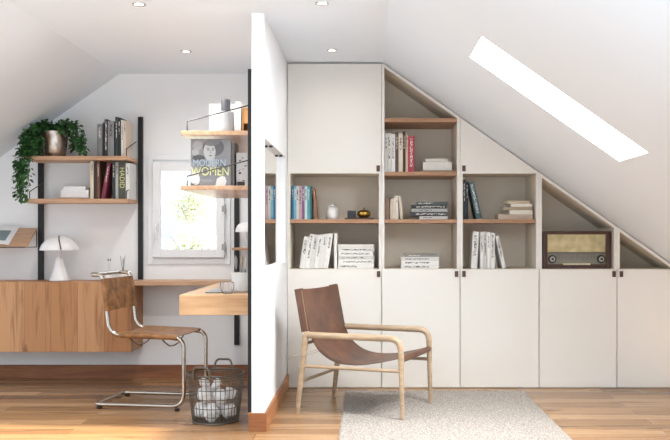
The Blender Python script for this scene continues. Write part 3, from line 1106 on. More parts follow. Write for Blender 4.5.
# sling
prof = [(.034, .787), (.051, .70), (.067, .62), (.083, .54), (.102, .475), (.140, .415), (.19, .372), (.245, .345), (.31, .331), (.39, .329), (.47, .336), (.56, .354), (.66, .378), (.688, .3905), (.704, .384), (.7065, .368), (.696, .354), (.675, .352)]
def interp(pf, u):
    # catmull-rom
    n_ = len(pf) - 1
    f_ = u * n_; i = min(int(f_), n_ - 1); q = f_ - i
    P = [pf[max(i - 1, 0)], pf[i], pf[i + 1], pf[min(i + 2, n_)]]
    r_ = []
    for k in range(len(pf[0])):
        a, b, c, d = (p[k] for p in P)
        r_.append(.5 * (2 * b + (c - a) * q + (2 * a - 5 * b + 4 * c - d) * q * q + (3 * b - a - 3 * c + d) * q ** 3))
    return r_
def slingf(u, v):
    a, z = interp(prof, u)
    s = .006 + (WL - .012) * v
    sag = math.sin(PI * v)
    k = math.sin(PI * min(1, u / .80)) if u < .8 else 0
    z -= .012 * sag * k
    a -= .018 * sag * (1 - u) * (1 if u < .5 else 0) * (1 - u / .5 if u < .5 else 0)
    z -= .008 * sag * (1 - min(1, u / .15))
    return (a, s, z)
m = MB(); m.sheet(slingf, 68, 14, .0045)
sling = obj('leather_sling', m, M['sling'], t, True)
for s in (.0150, WL - .0150):
    m = MB()
    def slv(k, s=s):
        q = k / 10
        c = Vector((.052 + (-.006 - .052) * q, s, .545 + (.786 - .545) * q))
        return c
    ctr = [Vector((.052 + (.002 - .052) * q, s, .518 + .268 * q)) for q in [k / 10 for k in range(11)]]
    m.tube(ctr, [.030] * 11, seg=20, flat=(.52, 1.0))
    sv = obj('leather_sleeve', m, M['sling'], sling, True)
m = MB()
for k in range(22):
    q = k / 22
    p = Vector((.074 + (.030 - .074) * q, .0010, .53 + .25 * q))
    m.box(p.x - .0011, p.x + .0011, -.0022, .0012, p.z, p.z + .007)
obj('stitching', m, cmat('CDB8A0'), sling)
m = MB()
m.tube([(.140, .03, .41), (.06, -.022, .385), (-.03, -.022, .36), (-.065, -.010, .335)], .0026, seg=6)
m.tube([(.150, .03, .40), (.06, -.0225, .372), (-.03, -.023, .366), (-.07, -.012, .352)], .0026, seg=6)
obj('lacing_cord', m, cmat('B0A490'), sling)

# ------------------------------------------------------------------ cantilever desk chair
WD = .44
t = thing('cantilever_chair', 'cantilever desk chair of bent chromed tube with worn tan leather seat and back', 'chair', (-1.768, 5.753, 0), (0, 0, R(-8.2)))
B0 = .026
side = [(-.030, .869), (.050, .866), (.100, .480), (.600, .468), (.600, B0), (0, B0)]
rad = [.03, .03, .075, .075, .085, .035]
path = [(a, 0, z) for a, z in side] + [(a, WD, z) for a, z in side[::-1]]
pts = fillet(path, rad + rad[::-1], 7, closed=True)
m = MB(); m.tube(pts, .0132, closed=True, seg=12)
obj('tube_frame', m, M['steel'], t, True)
for a in (.028, .555):
    for s in (0, WD):
        m = MB(); m.lathe([(.017, 0), (.018, .003), (.018, .010), (.0125, .0135)], (a, s, .0003), 16)
        obj('foot_pad', m, M['rubber'], t, True)
# seat leather: wraps both side tubes
def wrap(fn_line, half_r, nu, name):
    m = MB()
    angs = [R(-60), R(-20), R(20), R(60), R(90)]
    r_ = .0152
    sec = [(0 - r_ * math.sin(a_ + PI / 2) * 1.0, 0) for a_ in angs]
    cs = []
    for k in range(7):      # near roll, from under to top
        a_ = R(250) - R(160) * k / 6
        cs.append((r_ * math.cos(a_), r_ * math.sin(a_)))
    for k in range(1, 10):
        q = k / 10
        cs.append((WD * q, r_ - .010 * math.sin(PI * q)))
    for k in range(7):
        a_ = R(90) - R(160) * k / 6
        cs.append((WD + r_ * math.cos(a_), r_ * math.sin(a_)))
    def f(u, v):
        p, nn = fn_line(u)
        i = v * (len(cs) - 1)
        s_, h_ = cs[int(round(i))]
        return (p[0] + nn[0] * h_, s_, p[1] + nn[1] * h_)
    m.sheet(f, nu, len(cs) - 1, -.0035)
    return obj(name, m, M['cowhide'], t, True)
def seatline(u):
    a = .165 + (.560 - .165) * u
    z = .480 + (a - .10) / .5 * (.468 - .480)
    if u > .9:
        z -= (u - .9) * .05
    return (a, z), (0, 1)
wrap(seatline, .5, 14, 'leather_seat')
def backline(u):
    z = .632 + (.842 - .632) * u
    a = .100 - (z - .480) / (.866 - .480) * .050
    return (a, z), (.991, .134)
wrap(backline, .5, 12, 'leather_back')
for a in (.232, .452):
    z0 = .480 - (a - .1) / .5 * .012 - .012
    m = MB(); m.tube([(a, .0, z0), (a, WD * .12, z0 - .030), (a, WD * .3, z0 - .062), (a, WD * .5, z0 - .070), (a, WD * .7, z0 - .062), (a, WD * .88, z0 - .030), (a, WD, z0)], .0048, seg=8)
    obj('seat_brace', m, M['steel'], t, True)

# ------------------------------------------------------------------ wire waste basket with crumpled paper
bx_, by_ = -.918, 5.36
t = thing('wire_basket', 'antique dark wire waste basket with two handles, standing on the floorboards', 'basket', (bx_, by_, 0))
HB, RB, RTp = .292, .135, .172
def rad_at(z): return RB + (RTp - RB) * (z / HB) ** .9
m = MB()
NR = 36
for k in range(NR):
    a = 2 * PI * k / NR
    m.tube([(rad_at(z) * math.cos(a), rad_at(z) * math.sin(a), z) for z in (.004, .06, .12, .18, .24, HB)], .0023, seg=5)
for z in (.045, .095, .15, .205, .262):
    m.tube([(rad_at(z) * math.cos(2 * PI * k / 36), rad_at(z) * math.sin(2 * PI * k / 36), z) for k in range(36)], .0024, closed=True, seg=5)
obj('wire_side', m, M['basket'], t, True)
m = MB()
for z, r_ in ((HB, .0062), (HB - .016, .0036)):
    m.tube([(rad_at(z) * math.cos(2 * PI * k / 48), rad_at(z) * math.sin(2 * PI * k / 48), z) for k in range(48)], r_, closed=True, seg=8)
obj('rim', m, M['basket'], t, True)
m = MB()
m.tube([(RB * math.cos(2 * PI * k / 48), RB * math.sin(2 * PI * k / 48), .0055) for k in range(48)], .005, closed=True, seg=8)
for k in range(-5, 6):
    w = math.sqrt(max(0, RB ** 2 - (k * .024) ** 2))
    m.tube([(k * .024, -w, .005), (k * .024, w, .005)], .0015, seg=5)
    m.tube([(-w, k * .024, .0065), (w, k * .024, .0065)], .0015, seg=5)
obj('wire_base', m, M['basket'], t, True)
for ang in (84, 252):
    a = R(ang); c = Vector((math.cos(a), math.sin(a), 0)); tt = Vector((-math.sin(a), math.cos(a), 0))
    r0 = RTp
    P = [c * (r0 + .002) + tt * .054 + Vector((0, 0, HB - .014)), c * (r0 + .006) + tt * .054 + Vector((0, 0, HB + .03)), c * (r0 + .012) + tt * .040 + Vector((0, 0, HB + .056)),
         c * (r0 + .012) - tt * .040 + Vector((0, 0, HB + .056)), c * (r0 + .006) - tt * .054 + Vector((0, 0, HB + .03)), c * (r0 + .002) - tt * .054 + Vector((0, 0, HB - .014))]
    m = MB(); m.tube(fillet(P,   .025, 5), .0062, seg=8)
    obj('handle', m, M['basket'], t, True)
def crumple(r_, seed):
    random.seed(seed)
    m = MB()
    res = bmesh.ops.create_icosphere(m.bm, subdivisions=3, radius=r_)
    dirs = [(Vector((random.gauss(0, 1), random.gauss(0, 1), random.gauss(0, 1))).normalized(), random.uniform(.50, .86)) for _ in range(20)]
    for v in res['verts']:
        d = v.co.normalized(); k = 1.0
        for n_, h in dirs:
            q = d.dot(n_)
            if q > h: k = min(k, h / q)
        v.co = d * r_ * (1.17 * k + random.uniform(-.08, .06))
    return m
balls = [(-.012, -.076, .066, .056), (-.076, .010, .066, .054), (.074, -.018, .066, .056), (.018, .076, .068, .054),
         (-.062, -.058, .160, .050), (.040, -.070, .165, .052), (.080, .034, .164, .046), (-.022, .038, .162, .050), (-.062, -.004, .232, .034), (.010, -.025, .228, .036)]
pos_l = ['at the front of the bottom layer', 'at the left of the bottom layer', 'at the right of the bottom layer', 'at the back of the bottom layer',
         'front left in the middle layer', 'front right in the middle layer', 'back right in the middle layer', 'back left in the middle layer', 'topmost on the left of the pile', 'near the top centre of the pile']
for k, (dx, dy, dz, r_) in enumerate(balls):
    o = obj('crumpled_paper', crumple(r_, 50 + k), M['paper'], None, False, (bx_ + dx, by_ + dy, dz))
    o.rotation_euler = (k, k * 1.3, k * 2.1)
    tag(o, 'crumpled white paper ball in the wire basket, ' + pos_l[k], 'paper ball', 'crumpled paper in the basket')
random.seed(11)

# ------------------------------------------------------------------ desk side: sideboard, worktop, partition desk
YSF = 6.62
sbx0, sbx1, sbz0, sbz1 = -3.58, wx(131, YSF), wz(352, YSF), .775
t = thing('sideboard', 'long oak sideboard hung on the wall under the bookshelves', 'sideboard', (sbx1, YSF, sbz0))
def LS(mb): bmesh.ops.translate(mb.bm, verts=mb.bm.verts, vec=(-sbx1, -YSF, -sbz0)); return mb
m = MB(); m.box(sbx0, sbx1, YSF + .02, D3 - .001, sbz0, sbz1, .002)
obj('body', LS(m), M['side'], t)
edges_px = [-105, 22, 131]
for a, b in zip(edges_px, edges_px[1:]):
    m = MB(); m.box(wx(a, YSF) + .001, wx(b, YSF) - (.001 if b < 131 else 0), YSF, YSF + .0195, sbz0, sbz1 - .0, .0015)
    obj('door', LS(m), M['side'], t)
m = MB(); m.box(sbx1 + .001, wx(229.5, 6.70), 6.69, D3 - .001, .745, .7775, .002)
tag(obj('worktop_ledge', m, M['wshelf']), 'narrow oak ledge running along the wall beneath the window', 'ledge')
# desk
dx0, dx1 = wx(179.2, 5.14), PX0 - .019
t = thing('wall_desk', 'chunky oak desk with drawer front projecting from the partition wall', 'desk', (dx0, 5.14, .66))
m = MB(); m.box(0, dx1 - dx0, .019, 1.38, 0, .117, .002); obj('desktop', m, M['desk'], t)
m = MB(); m.box(.0, dx1 - dx0, 0, .0185, 0, .117, .002); obj('drawer_front', m, M['desk'], t)
DT = .777
# poles
def pole(x0, x1, y0, y1, z0, z1, label):
    m = MB(); m.box(x0, x1, y0, y1, z0, z1, .001)
    for zz in [z0 + .05 + k * .032 for k in range(int((z1 - z0 - .08) / .032))]:
        pass
    o = obj('shelf_upright', m, M['black']); tag(o, label, 'shelf upright', 'black steel shelf uprights')
pole(wx(38, 6.95), wx(43, 6.95), 6.945, D3 - .0005, sbz1 + .0005, 2.06, 'black steel wall upright behind the trailing plant')
pole(wx(138, 6.95), wx(142.6, 6.95), 6.945, D3 - .0005, .778, 2.057, 'black steel wall upright just left of the window')
pole(wx(234.2, 6.95), wx(239, 6.95), 6.945, D3 - .0005, wz(345, 6.95), 2.057, 'black steel wall upright just right of the window')
pole(PX0 - .022, PX0 - .0005, DF + .004, DF + .029, .107, 2.08, 'black steel upright on the near end of the partition wall')

# wall shelves
def bracket(mb, xw, yw, yf, z, h1, h2):
    mb.tube([(xw, yw, z + h1), (xw, yf, z + h2), (xw, yf, z - .0)], .0036, seg=6)
SX_0, SX_1 = -2.572, -1.802
YS0, YS1 = 6.645, 6.944
for k, (z, lab) in enumerate(((1.722, 'upper oak wall shelf carrying the trailing plant and books'), (1.400, 'lower oak wall shelf carrying white boxes and books'))):
    t = thing('wall_shelf', lab, 'shelf', (SX_0, YS0, z), group='oak wall shelves')
    m = MB(); m.box(0, SX_1 - SX_0, 0, YS1 - YS0, -.030, 0, .003)
    obj('board', m, M['wshelf'], t)
    for xw in (.028, SX_1 - SX_0 - .012):
        m = MB(); bracket(m, xw, YS1 - YS0 + .0, .020, .0005, .137, .054)
        obj('wire_bracket', m, M['wire'], t, True)
# partition shelves
QY0, QY1 = 5.135, 6.28
qx0 = wx(180.6, QY0)
for k, (z, lab) in enumerate(((1.732, 'upper oak shelf on the partition wall with the grey bottle'), (1.413, 'lower oak shelf on the partition wall holding the large cover-out book'))):
    t = thing('wall_shelf', lab, 'shelf', (qx0, QY0, z), group='oak wall shelves')
    m = MB(); m.box(0, PX0 - .019 - qx0, 0, QY1 - QY0, -.025, 0, .003)
    obj('board', m, M['wshelfY'], t)
    for yw in (.012, 1.06):
        m = MB(); m.tube([(PX0 - .020 - qx0, yw, .150), (.036, yw, .055), (.036, yw, .0005)], .0036, seg=6)
        obj('wire_bracket', m, M['wire'], t, True)
# short shelf right of the third upright
t = thing('wall_shelf', 'short oak shelf with small dome lamp beside the partition wall', 'shelf', (wx(232, 6.70), 6.70, 1.030), group='oak wall shelves')
m = MB(); m.box(0, PX0 - .02 - wx(232, 6.70), 0, .243, -.018, 0, .002); obj('board', m, M['wshelf'], t)

# magazine rest on the far left
t = thing('magazine_rest', 'tilted oak display shelf at the far left holding an open magazine', 'shelf', (wx(37.5, 6.95), 6.73, 1.03), group='oak wall shelves')
m = MB()
m.prism([(0, 0), (.205, .135), (.205, .152), (0, .017)], -.95, 0, 'X')
obj('board', m, M['wshelf'], t)
m = MB(); m.tube([(-.95, -.006, .004), (-.008, -.006, .004), (-.004, .21, .004), (-.004, .2105, .13)], .0034, seg=6)
obj('wire_bracket', m, M['wire'], t, True)
# magazine lying on the slope
ang = math.atan2(.135, .205)
mag = thing('open_magazine', 'open white magazine with a grey photo leaning on the tilted shelf', 'magazine', (wx(9.0, 6.73), 6.731, 1.0500), (ang, 0, 0))
def pg(sgn):
    def f(u, v): return (sgn * u * .20, v * .265, .0012 + .011 * math.sin(PI * min(1, u * 1.1)) * (1 - u * .5))
    return f
for sgn in (-1, 1):
    m = MB(); m.sheet((lambda u, v, s=sgn: (-.20 + s * u * .195 * 1.0, .002 + v * .255, .0014 + .010 * math.sin(PI * u) ** .8)), 10, 4, .001 * sgn)
    pgo = obj('page', m, M['paper'], mag, True)
    m = MB(); m.sheet((lambda u, v, s=sgn: (-.20 + s * (.2 + u * .6) * .195, .05 + v * .14, .0024 + .010 * math.sin(PI * (.2 + u * .6)) ** .8)), 10, 2, .0004 * sgn)
    obj('printed_photo', m, cmat('7E9096' if sgn > 0 else 'A09A90'), pgo)

# ------------------------------------------------------------------ mushroom lamps
def lamp(loc, k, label):
    t = thing('table_lamp', label, 'lamp', loc, group='white dome table lamps')
    m = MB()
    m.lathe([(a * k, z * k) for a, z in [(.072, 0), (.078, .004), (.074, .012), (.063, .040), (.052, .075), (.042, .115), (.034, .150), (.028, .175), (.023, .183), (.017, .187), (.015, .193), (.020, .200), (.020, .208), (.014, .214), (.013, .262), (.004, .266)]], seg=40)
    obj('base', m, M['lampw'], t, True)
    m = MB()
    prof = [(.146, .240), (.1465, .246), (.135, .276), (.115, .302), (.085, .326), (.048, .342), (.014, .347), (.003, .3475)]
    lob = 8
    NS = 96
    def dome(u, v):
        r_, z = interp(prof, u)
        a = 2 * PI * v
        w = abs(math.cos(lob * a / 2)) ** .35
        rr = r_ * (1 - .035 * (1 - w))
        zz = z + .010 * (w) * (1 - u) * 0
        return (k * rr * math.cos(a), k * rr * math.sin(a), k * zz)
    m.sheet(dome, 20, NS, .0025)
    sh = obj('lamp_shade', m, M['lampw'], t, True)
    m = MB()
    def slit(u, v):
        r_, z = interp(prof, .10 + .88 * u)
        a = R(-66 - 14 * u)
        rr = r_ * .992 + .0025
        o_ = (v - .5) * .010
        return (k * (rr * math.cos(a)) - o_ * math.sin(a), k * (rr * math.sin(a)) + o_ * math.cos(a), k * (z + .0022))
    m.sheet(slit, 14, 2, .002)
    obj('shade_slot', m, cmat('5A4A48'), sh, True)
    return t
lamp((wx(59.5, 6.80), 6.80, .7755), .985, 'white dome lamp with flared base standing on the oak sideboard')
lamp((wx(247.5, 6.82), 6.82, 1.0305), .50, 'small white dome lamp on the short shelf beside the partition') if False else None
# the second lamp: lower, smaller
t = thing('table_lamp', 'small white dome lamp half hidden behind the partition upright', 'lamp', (wx(246.5, 6.83), 6.83, 1.0305), group='white dome table lamps')
m = MB(); m.lathe([(.035, 0), (.036, .006), (.012, .014), (.008, .03), (.008, .132), (.003, .136)], seg=24); obj('base', m, M['lampw'], t, True)
m = MB(); m.sheet(lambda u, v: tuple(interp([(.083, .120), (.082, .135), (.074, .160), (.055, .182), (.03, .194), (.003, .198)], u)[0] * q for q in (math.cos(2 * PI * v), math.sin(2 * PI * v))) + (interp([(.083, .120), (.082, .135), (.074, .160), (.055, .182), (.03, .194), (.003, .198)], u)[1],), 12, 40, .002)
obj('lamp_shade', m, M['lampw'], t, True)

# ------------------------------------------------------------------ trailing plant
random.seed(5)
PXc, PYc, PZ0 = wx(54.5, 6.76), 6.775, 1.7225
t = thing('potted_plant', 'trailing green vine in a hammered metal pot on the upper wall shelf', 'plant', (PXc, PYc, PZ0))
m = MB()
m.lathe([(.074, 0), (.078, .004), (.088, .09), (.098, .190), (.099, .194), (.095, .194), (.092, .175), (.002, .174)], seg=40)
pot = obj('pot', m, M['bronze'], t, True)
m = MB(); m.lathe([(.0915, .1755), (.085, .180), (.01, .184)], seg=24); obj('soil', m, M['soil'], pot, True)
lv, st = MB(), MB()
def leaf(mb, p, d, size):
    d = d.normalized()
    a = d.cross(Vector((0, 0, 1)))
    if a.length < .1: a = Vector((1, 0, 0))
    a.normalize()
    a = (Matrix.Rotation(random.uniform(-.9, .9), 3, d) @ a)
    nn = a.cross(d).normalized()
    L_, W_ = size, size * random.uniform(.33, .42)
    pts_ = [(0, 0, 0), (.28, .8, .10), (.60, .85, .10), (1, 0, -.10), (.60, -.85, .10), (.28, -.8, .10)]
    c1, c2 = (.28, 0, 0), (.62, 0, 0)
    V = [mb.bm.verts.new(p + d * (q[0] * L_) + a * (q[1] * W_) + nn * (q[2] * L_)) for q in pts_]
    C1 = mb.bm.verts.new(p + d * (c1[0] * L_)); C2 = mb.bm.verts.new(p + d * (c2[0] * L_))
    for f in ((V[0], V[1], C1), (V[1], V[2], C2, C1), (V[2], V[3], C2), (V[3], V[4], C2), (V[4], V[5], C1, C2), (V[5], V[0], C1)):
        mb.bm.faces.new(f)
def clampp(p):
    """keep leaves off the roof slope, wall and shelf"""
    X, Y, Z = PXc + p.x, PYc + p.y, PZ0 + p.z
    Z = min(Z, slope_l(X) - .058)
    if Y > 6.92: Y = 6.92
    if X > SX_0 - .02 and X < SX_1 and 1.69 < Z < 1.745 and Y > YS0 - .02: Z = 1.745
    if X > SX_0 - .02 and Z < 1.70 and Y > YS0 - .02: X = SX_0 - .03
    return Vector((X - PXc, Y - PYc, Z - PZ0))
def vine(pts_, dens, size, jit):
    P = [clampp(Vector(p)) for p in pts_]
    pf = [tuple(p) for p in P]
    n_ = 14
    line = [Vector(interp(pf, k / n_)) for k in range(n_ + 1)]
    st.tube(line, .0016, seg=4)
    L_ = sum((b - a).length for a, b in zip(line, line[1:]))
    cnt = int(L_ * dens)
    for k in range(cnt):
        u = (k + random.random()) / cnt
        p = Vector(interp(pf, u)); q = Vector(interp(pf, min(1, u + .03)))
        d = (q - p).normalized() if (q - p).length > 1e-6 else Vector((0, 0, -1))
        side_ = Vector((random.gauss(0, 1), random.gauss(0, 1) - .3, random.gauss(0, .6))).normalized()
        dd = (d * .4 + side_ + Vector((0, 0, -.25))).normalized()
        p = clampp(p + side_ * random.uniform(0, jit))
        leaf(lv, p, dd, size * random.uniform(.7, 1.15))
def g(px, py, dy=0):     # photo spot -> place near the plant
    Y = PYc + dy
    return (wx(px, Y) - PXc, dy, wz(py, Y) - PZ0)
for k in range(20):      # left cascade
    e = random.uniform(-1, 1)
    end = random.choice([200, 196, 188, 180, 172, 166, 160, 165])
    j = random.uniform(-6, 6)
    vine([g(52, 131, 0), g(42 + j * .5, 122 + random.uniform(-1, 5), -.03), g(31 + j * .6, 126 + random.uniform(-2, 5), -.07), g(28 + j, 143, -.12), g(25 + j * 1.0, 160, -.14), g(23 + j * 1.0, (160 + end) / 2 if end > 160 else 160, -.15), g(22.5 + j * .9, end, -.15)] if end > 160 else
         [g(52, 131, 0), g(42 + j * .5, 124 + random.uniform(-1, 5), -.03), g(33 + j, 128, -.08), g(28 + j, 142, -.13), g(26 + j, 156, -.15)], 100, .041, .024)
for k in range(7):       # right cascade
    j = random.uniform(-3, 3)
    end = random.choice([155, 154, 149, 143])
    vine([g(58, 131, 0), g(65 + j, 121 + random.uniform(-1, 4), -.02), g(74 + j, 125, -.05), g(79 + j, 134, -.07), g(82 + j, 145, -.08), g(83 + j, end, -.08)], 95, .038, .018)
for k in range(16):      # top mound
    a = random.uniform(0, 2 * PI); r_ = random.uniform(.05, .12)
    vine([(0, 0, .18), (r_ * .5 * math.cos(a), r_ * .5 * math.sin(a), .235), (r_ * math.cos(a), r_ * math.sin(a), .24 - random.uniform(0, .06))], 190, .040, .026)
for k in range(9):       # in front of the upright, left of the pot
    j = random.uniform(-4, 4)
    vine([g(50, 131, 0), g(42 + j, 124, -.03), g(37 + j, 134, -.06), g(36 + j, 146, -.07), g(36 + j, 153, -.07)], 90, .038, .016)
for k in range(6):       # back right, beside the pot
    j = random.uniform(-2, 2)
    vine([(0.03, .0, .18), (.08, .05, .20), (.115 + j * .003, .06, .13), (.12 + j * .003, .06, .06)], 90, .03, .014)
obj('vine_stems', st, M['stem'], t)
fo = obj('foliage', lv, M['leaf'], t, recalc=False)

# ------------------------------------------------------------------ things on the wall shelves
YU = 6.72
G = 'books on the upper wall shelf'
row([(97.2, 102.4, 124, '75777A', 'mid grey book, leftmost on the upper wall shelf', 3, M['inkl']),
     (102.6, 104.2, 122.5, '1E1E20', 'very thin black book between two grey ones, upper wall shelf', None),
     (104.4, 107.6, 119.2, '2B2B2E', 'black book with white spine lettering on the upper wall shelf', 7, M['inkl']),
     (107.8, 114.0, 121, '838487', 'wide grey book in the centre of the upper wall shelf row', 3, M['ink']),
     (115.2, 117.8, 116.8, '2E3A3A', 'tallest dark green book on the upper wall shelf', 4, M['inkl']),
     (118.0, 120.6, 117.5, '1C2224', 'black book right behind the tallest dark one, upper wall shelf', 3, M['inkl']),
     (121.0, 123.6, 120, 'D8D6D0', 'white book near the right end of the upper wall shelf', 4),
     (123.8, 125.8, 120.5, 'D9C8B8', 'cream pinkish slim book at the right end of the upper shelf', 2)], YU, 1.7225, G, .18)
G = 'books on the lower wall shelf'
row([(90.2, 93.6, 160, 'D9CDB8', 'cream book leftmost of the upright row on the lower shelf', 3),
     (93.9, 96.4, 161.5, '3A2E2A', 'dark brown slim book next to the cream one, lower wall shelf', None),
     (96.6, 99.8, 160, '6A4A3A', 'brown book left of the leaning maroon one, lower wall shelf', 3, M['inkl']),
     (112.2, 115.2, 161, '2C3634', 'dark green book right of the leaning maroon one', 3, M['inkl']),
     (115.4, 118.4, 162, 'A8A8A4', 'light grey slim book beside the olive lettered one', 2)], YU, 1.4005, G, .18)
lean(101.0, 104.6, 162.5, YU, 1.4005, R(10.0), '7C2E44', 'maroon book leaning right on the lower wall shelf', G, .18, 4, M['inkl'])
# olive book with tall vertical lettering
bw = wx(125.2, YU) - wx(118.6, YU); bh = wz(160.5, YU) - 1.4005
ob = book('dark olive book with tall pale yellow spine lettering on the lower shelf', bw, bh, .18, '4B4F46', (wx(118.6, YU), YU, 1.4010), 0, G)
text_mesh('HADID', .052, cmat('CDD08A'), 'spine_lettering', ob, (bw / 2, -.0006, bh * .55), (R(90), R(90), 0), .0004, sx=.98)
row([(125.6, 129.6, 163, 'DAD8D6', 'white book at the right end of the lower wall shelf', 2)], YU, 1.4005, G, .18)
G = 'white boxes on the lower wall shelf'
x0 = wx(57.5, YU)
tag(obj('wooden_tray', MB().box(0, wx(89.6, YU) - x0, 0, .2, 0, .011, .002), M['wshelf'], None, False, (x0, YU, 1.4005)), 'thin brown board under the white boxes on the lower wall shelf', 'tray')
def boxl(px0, px1, z0, z1, d, lab, dy=.005):
    x0 = wx(px0, YU)
    t = thing('storage_box', lab, 'box', (x0, YU + dy, z0), group=G)
    w = wx(px1, YU) - x0; h = z1 - z0
    obj('box_body', MB().box(.001, w - .001, .001, d - .001, 0, h * .62, .001), M['paper'], t)
    obj('lid', MB().box(0, w, 0, d, h * .625, h, .0015), M['paper'], t)
boxl(60.2, 88.2, 1.412, 1.412 + .058, .18, 'wide white lidded box lying on the thin brown board')
boxl(63, 84.4, 1.4705, 1.4705 + .026, .15, 'smaller flat white box on top of the wide white box', .012)

# upper partition shelf things
Z1 = 1.7325
Yb = 5.24
t = thing('stoneware_bottle', 'grey stoneware bottle with a wide slate cap on the partition shelf', 'bottle', (wx(225.8, Yb), Yb, Z1))
m = MB(); m.lathe([(.045, 0), (.048, .003), (.048, .112), (.0475, .118), (.042, .124), (.029, .126)], seg=40); obj('body', m, M['bottle'], t, True)
m = MB(); m.lathe([(.0275, .1265), (.0275, .190), (.0255, .195), (.004, .196)], seg=36); obj('cap', m, M['bottlec'], t, True)
book('blank white cover-out book behind the grey bottle', wx(219.5, 5.34) - wx(208, 5.34) + .10, .185, .012, 'E9E9E7', (wx(209.2, 5.34), 5.34, Z1), group='books on the partition shelves')
book('white book standing right of the grey bottle', .036, .178, .16, 'DEDDDB', (wx(235, 5.2), 5.20, Z1), group='books on the partition shelves')
m = MB(); ring_box(m, 0, .048, 0, .142, .006, 0, .10, .001); m.box(.006, .042, .09, .098, .006, .136)
m.box(.006, .042, .004, .010, .050, .136)
tag(obj('wooden_box', m, wood('honey_wood', 'A8743E', 'C8935A', 'D8A870', 'Z'), None, False, (wx(242.4, 5.2), 5.2, Z1)), 'small honey coloured wooden box with dark opening next to the partition', 'box')

# big cover-out book on the lower partition shelf
Z2 = 1.4135
Yc = 5.215
cw = wx(230.6, Yc) - wx(190.4, Yc); chh = wz(138.6, Yc) - Z2
t = thing('display_book', 'large black and white portrait book shown cover out on the partition shelf', 'book', (wx(190.4, Yc), Yc, Z2), (R(-3), 0, 0))
m = MB(); m.box(0, cw, 0, .0025, 0, chh, .0006); m.box(0, cw, .0225, .025, 0, chh, .0006); m.box(cw - .003, cw, .0026, .0224, 0, chh)
cov = obj('cover', m, cmat('8C8D8E'), t)
m = MB(); m.box(.002, cw - .0035, .0027, .0223, .003, chh - .003); obj('pages', m, M['pages'], t)
def flatpoly(pts_, y, c, nm, par=cov):
    m = MB(); m.prism([(a * cw, b * chh) for a, b in pts_], y, y + .00018)
    return obj(nm, m, cmat(c), par)
def ell(cx, cz, rx_, rz_, n_=24, rot=0, a0=0, a1=2 * PI):
    out = []
    for k in range(n_):
        a = a0 + (a1 - a0) * k / n_
        u, v = rx_ * math.cos(a), rz_ * math.sin(a)
        out.append((cx + u * math.cos(rot) - v * math.sin(rot), cz + u * math.sin(rot) + v * math.cos(rot)))
    return out
def clipc(P): return [(min(.99, max(.01, a)), min(.99, max(.01, b))) for a, b in P]
L0 = -.0004
flatpoly([(.01, .01), (.99, .01), (.99, .99), (.01, .99)], L0, '9C9DA0', 'printed_background')
flatpoly(ell(.17, .86, .12, .10), L0 - .0003, 'B8B9BA', 'printed_shape')
flatpoly(ell(.12, .72, .09, .07), L0 - .0003, 'C2C2C2', 'printed_shape')
flatpoly(clipc(ell(.20, .60, .16, .06)), L0 - .0003, '626466', 'printed_shape')
flatpoly(clipc([(.22, .01), (.18, .25), (.30, .45), (.48, .55), (.70, .55), (.92, .42), (.99, .25), (.99, .01)]), L0 - .0005, '7A7B7E', 'printed_dress')
flatpoly(clipc(ell(.56, .82, .27, .19)), L0 - .0007, '737478', 'printed_hair')
flatpoly([(.42, .42), (.44, .62), (.60, .62), (.66, .42), (.54, .36)], L0 - .0009, 'B4B5B6', 'printed_neck')
flatpoly(ell(.47, .735, .15, .19, rot=.12), L0 - .0011, 'D2D3D4', 'printed_face')
flatpoly(clipc(ell(.54, .925, .19, .075, rot=.1)), L0 - .0013, '8A8B8E', 'printed_hair')
for ex in (.435, .555):
    flatpoly(ell(ex, .765, .030, .011, 12), L0 - .0013, '4A4C4E', 'printed_eye')
    flatpoly(ell(ex, .80, .038, .007, 12), L0 - .0013, '6A6C6E', 'printed_eyebrow')
flatpoly([(.485, .77), (.475, .70), (.50, .69), (.515, .70), (.50, .77)], L0 - .0013, 'ABACAE', 'printed_nose')
flatpoly(ell(.495, .645, .038, .013, 12), L0 - .0013, '76777A', 'printed_mouth')
flatpoly(clipc(ell(.12, .16, .11, .14, rot=.3)), L0 - .0007, 'C6C6C6', 'printed_hand')
flatpoly(clipc([(.62, .01), (.66, .16), (.78, .22), (.86, .20), (.90, .10), (.86, .01)]), L0 - .0007, 'CACACA', 'printed_hand')
flatpoly(clipc([(.01, .01), (.20, .01), (.24, .05), (.01, .06)]), L0 - .0007, '5A5C5E', 'printed_shape')
text_mesh('MODERN', .058, cmat('C4DCEC'), 'cover_lettering', cov, (cw * .47, -.0022, chh * .485), (R(90), 0, 0), .0003, sx=.80)
text_mesh('WOMEN', .072, cmat('DDE0A0'), 'cover_lettering', cov, (cw * .49, -.0022, chh * .305), (R(90), 0, 0), .0003, sx=.80)
for k in range(3):
    m = MB(); m.box(cw * (.20 + k * .05), cw * (.52 + .06 * (k % 2)), L0 - .0009, L0 - .0007, chh * (.135 - k * .022), chh * (.14 - k * .022)); obj('cover_small_print', m, cmat('B0B2B4'), cov)
book('grey book standing edge on right behind the portrait book', .018, .262, .17, '8A8886', (wx(231.2, 5.26) + .001, 5.25, Z2), group='books on the partition shelves')
t = book('pale grey sketch covered book squeezed against the partition', .066, .200, .16, 'C9C8C8', (wx(236.4, 5.25), 5.25, Z2), group='books on the partition shelves')
m = MB()
for k in range(12):
    a, b = random.uniform(.005, .05), random.uniform(.01, .18)
    m.box(a, a + random.uniform(.003, .014), -.0005, .0002, b, b + random.uniform(.001, .012))
m.box(.004, .050, -.0006, .0002, .006, .030)
obj('cover_sketch', m, M['ink'], t)

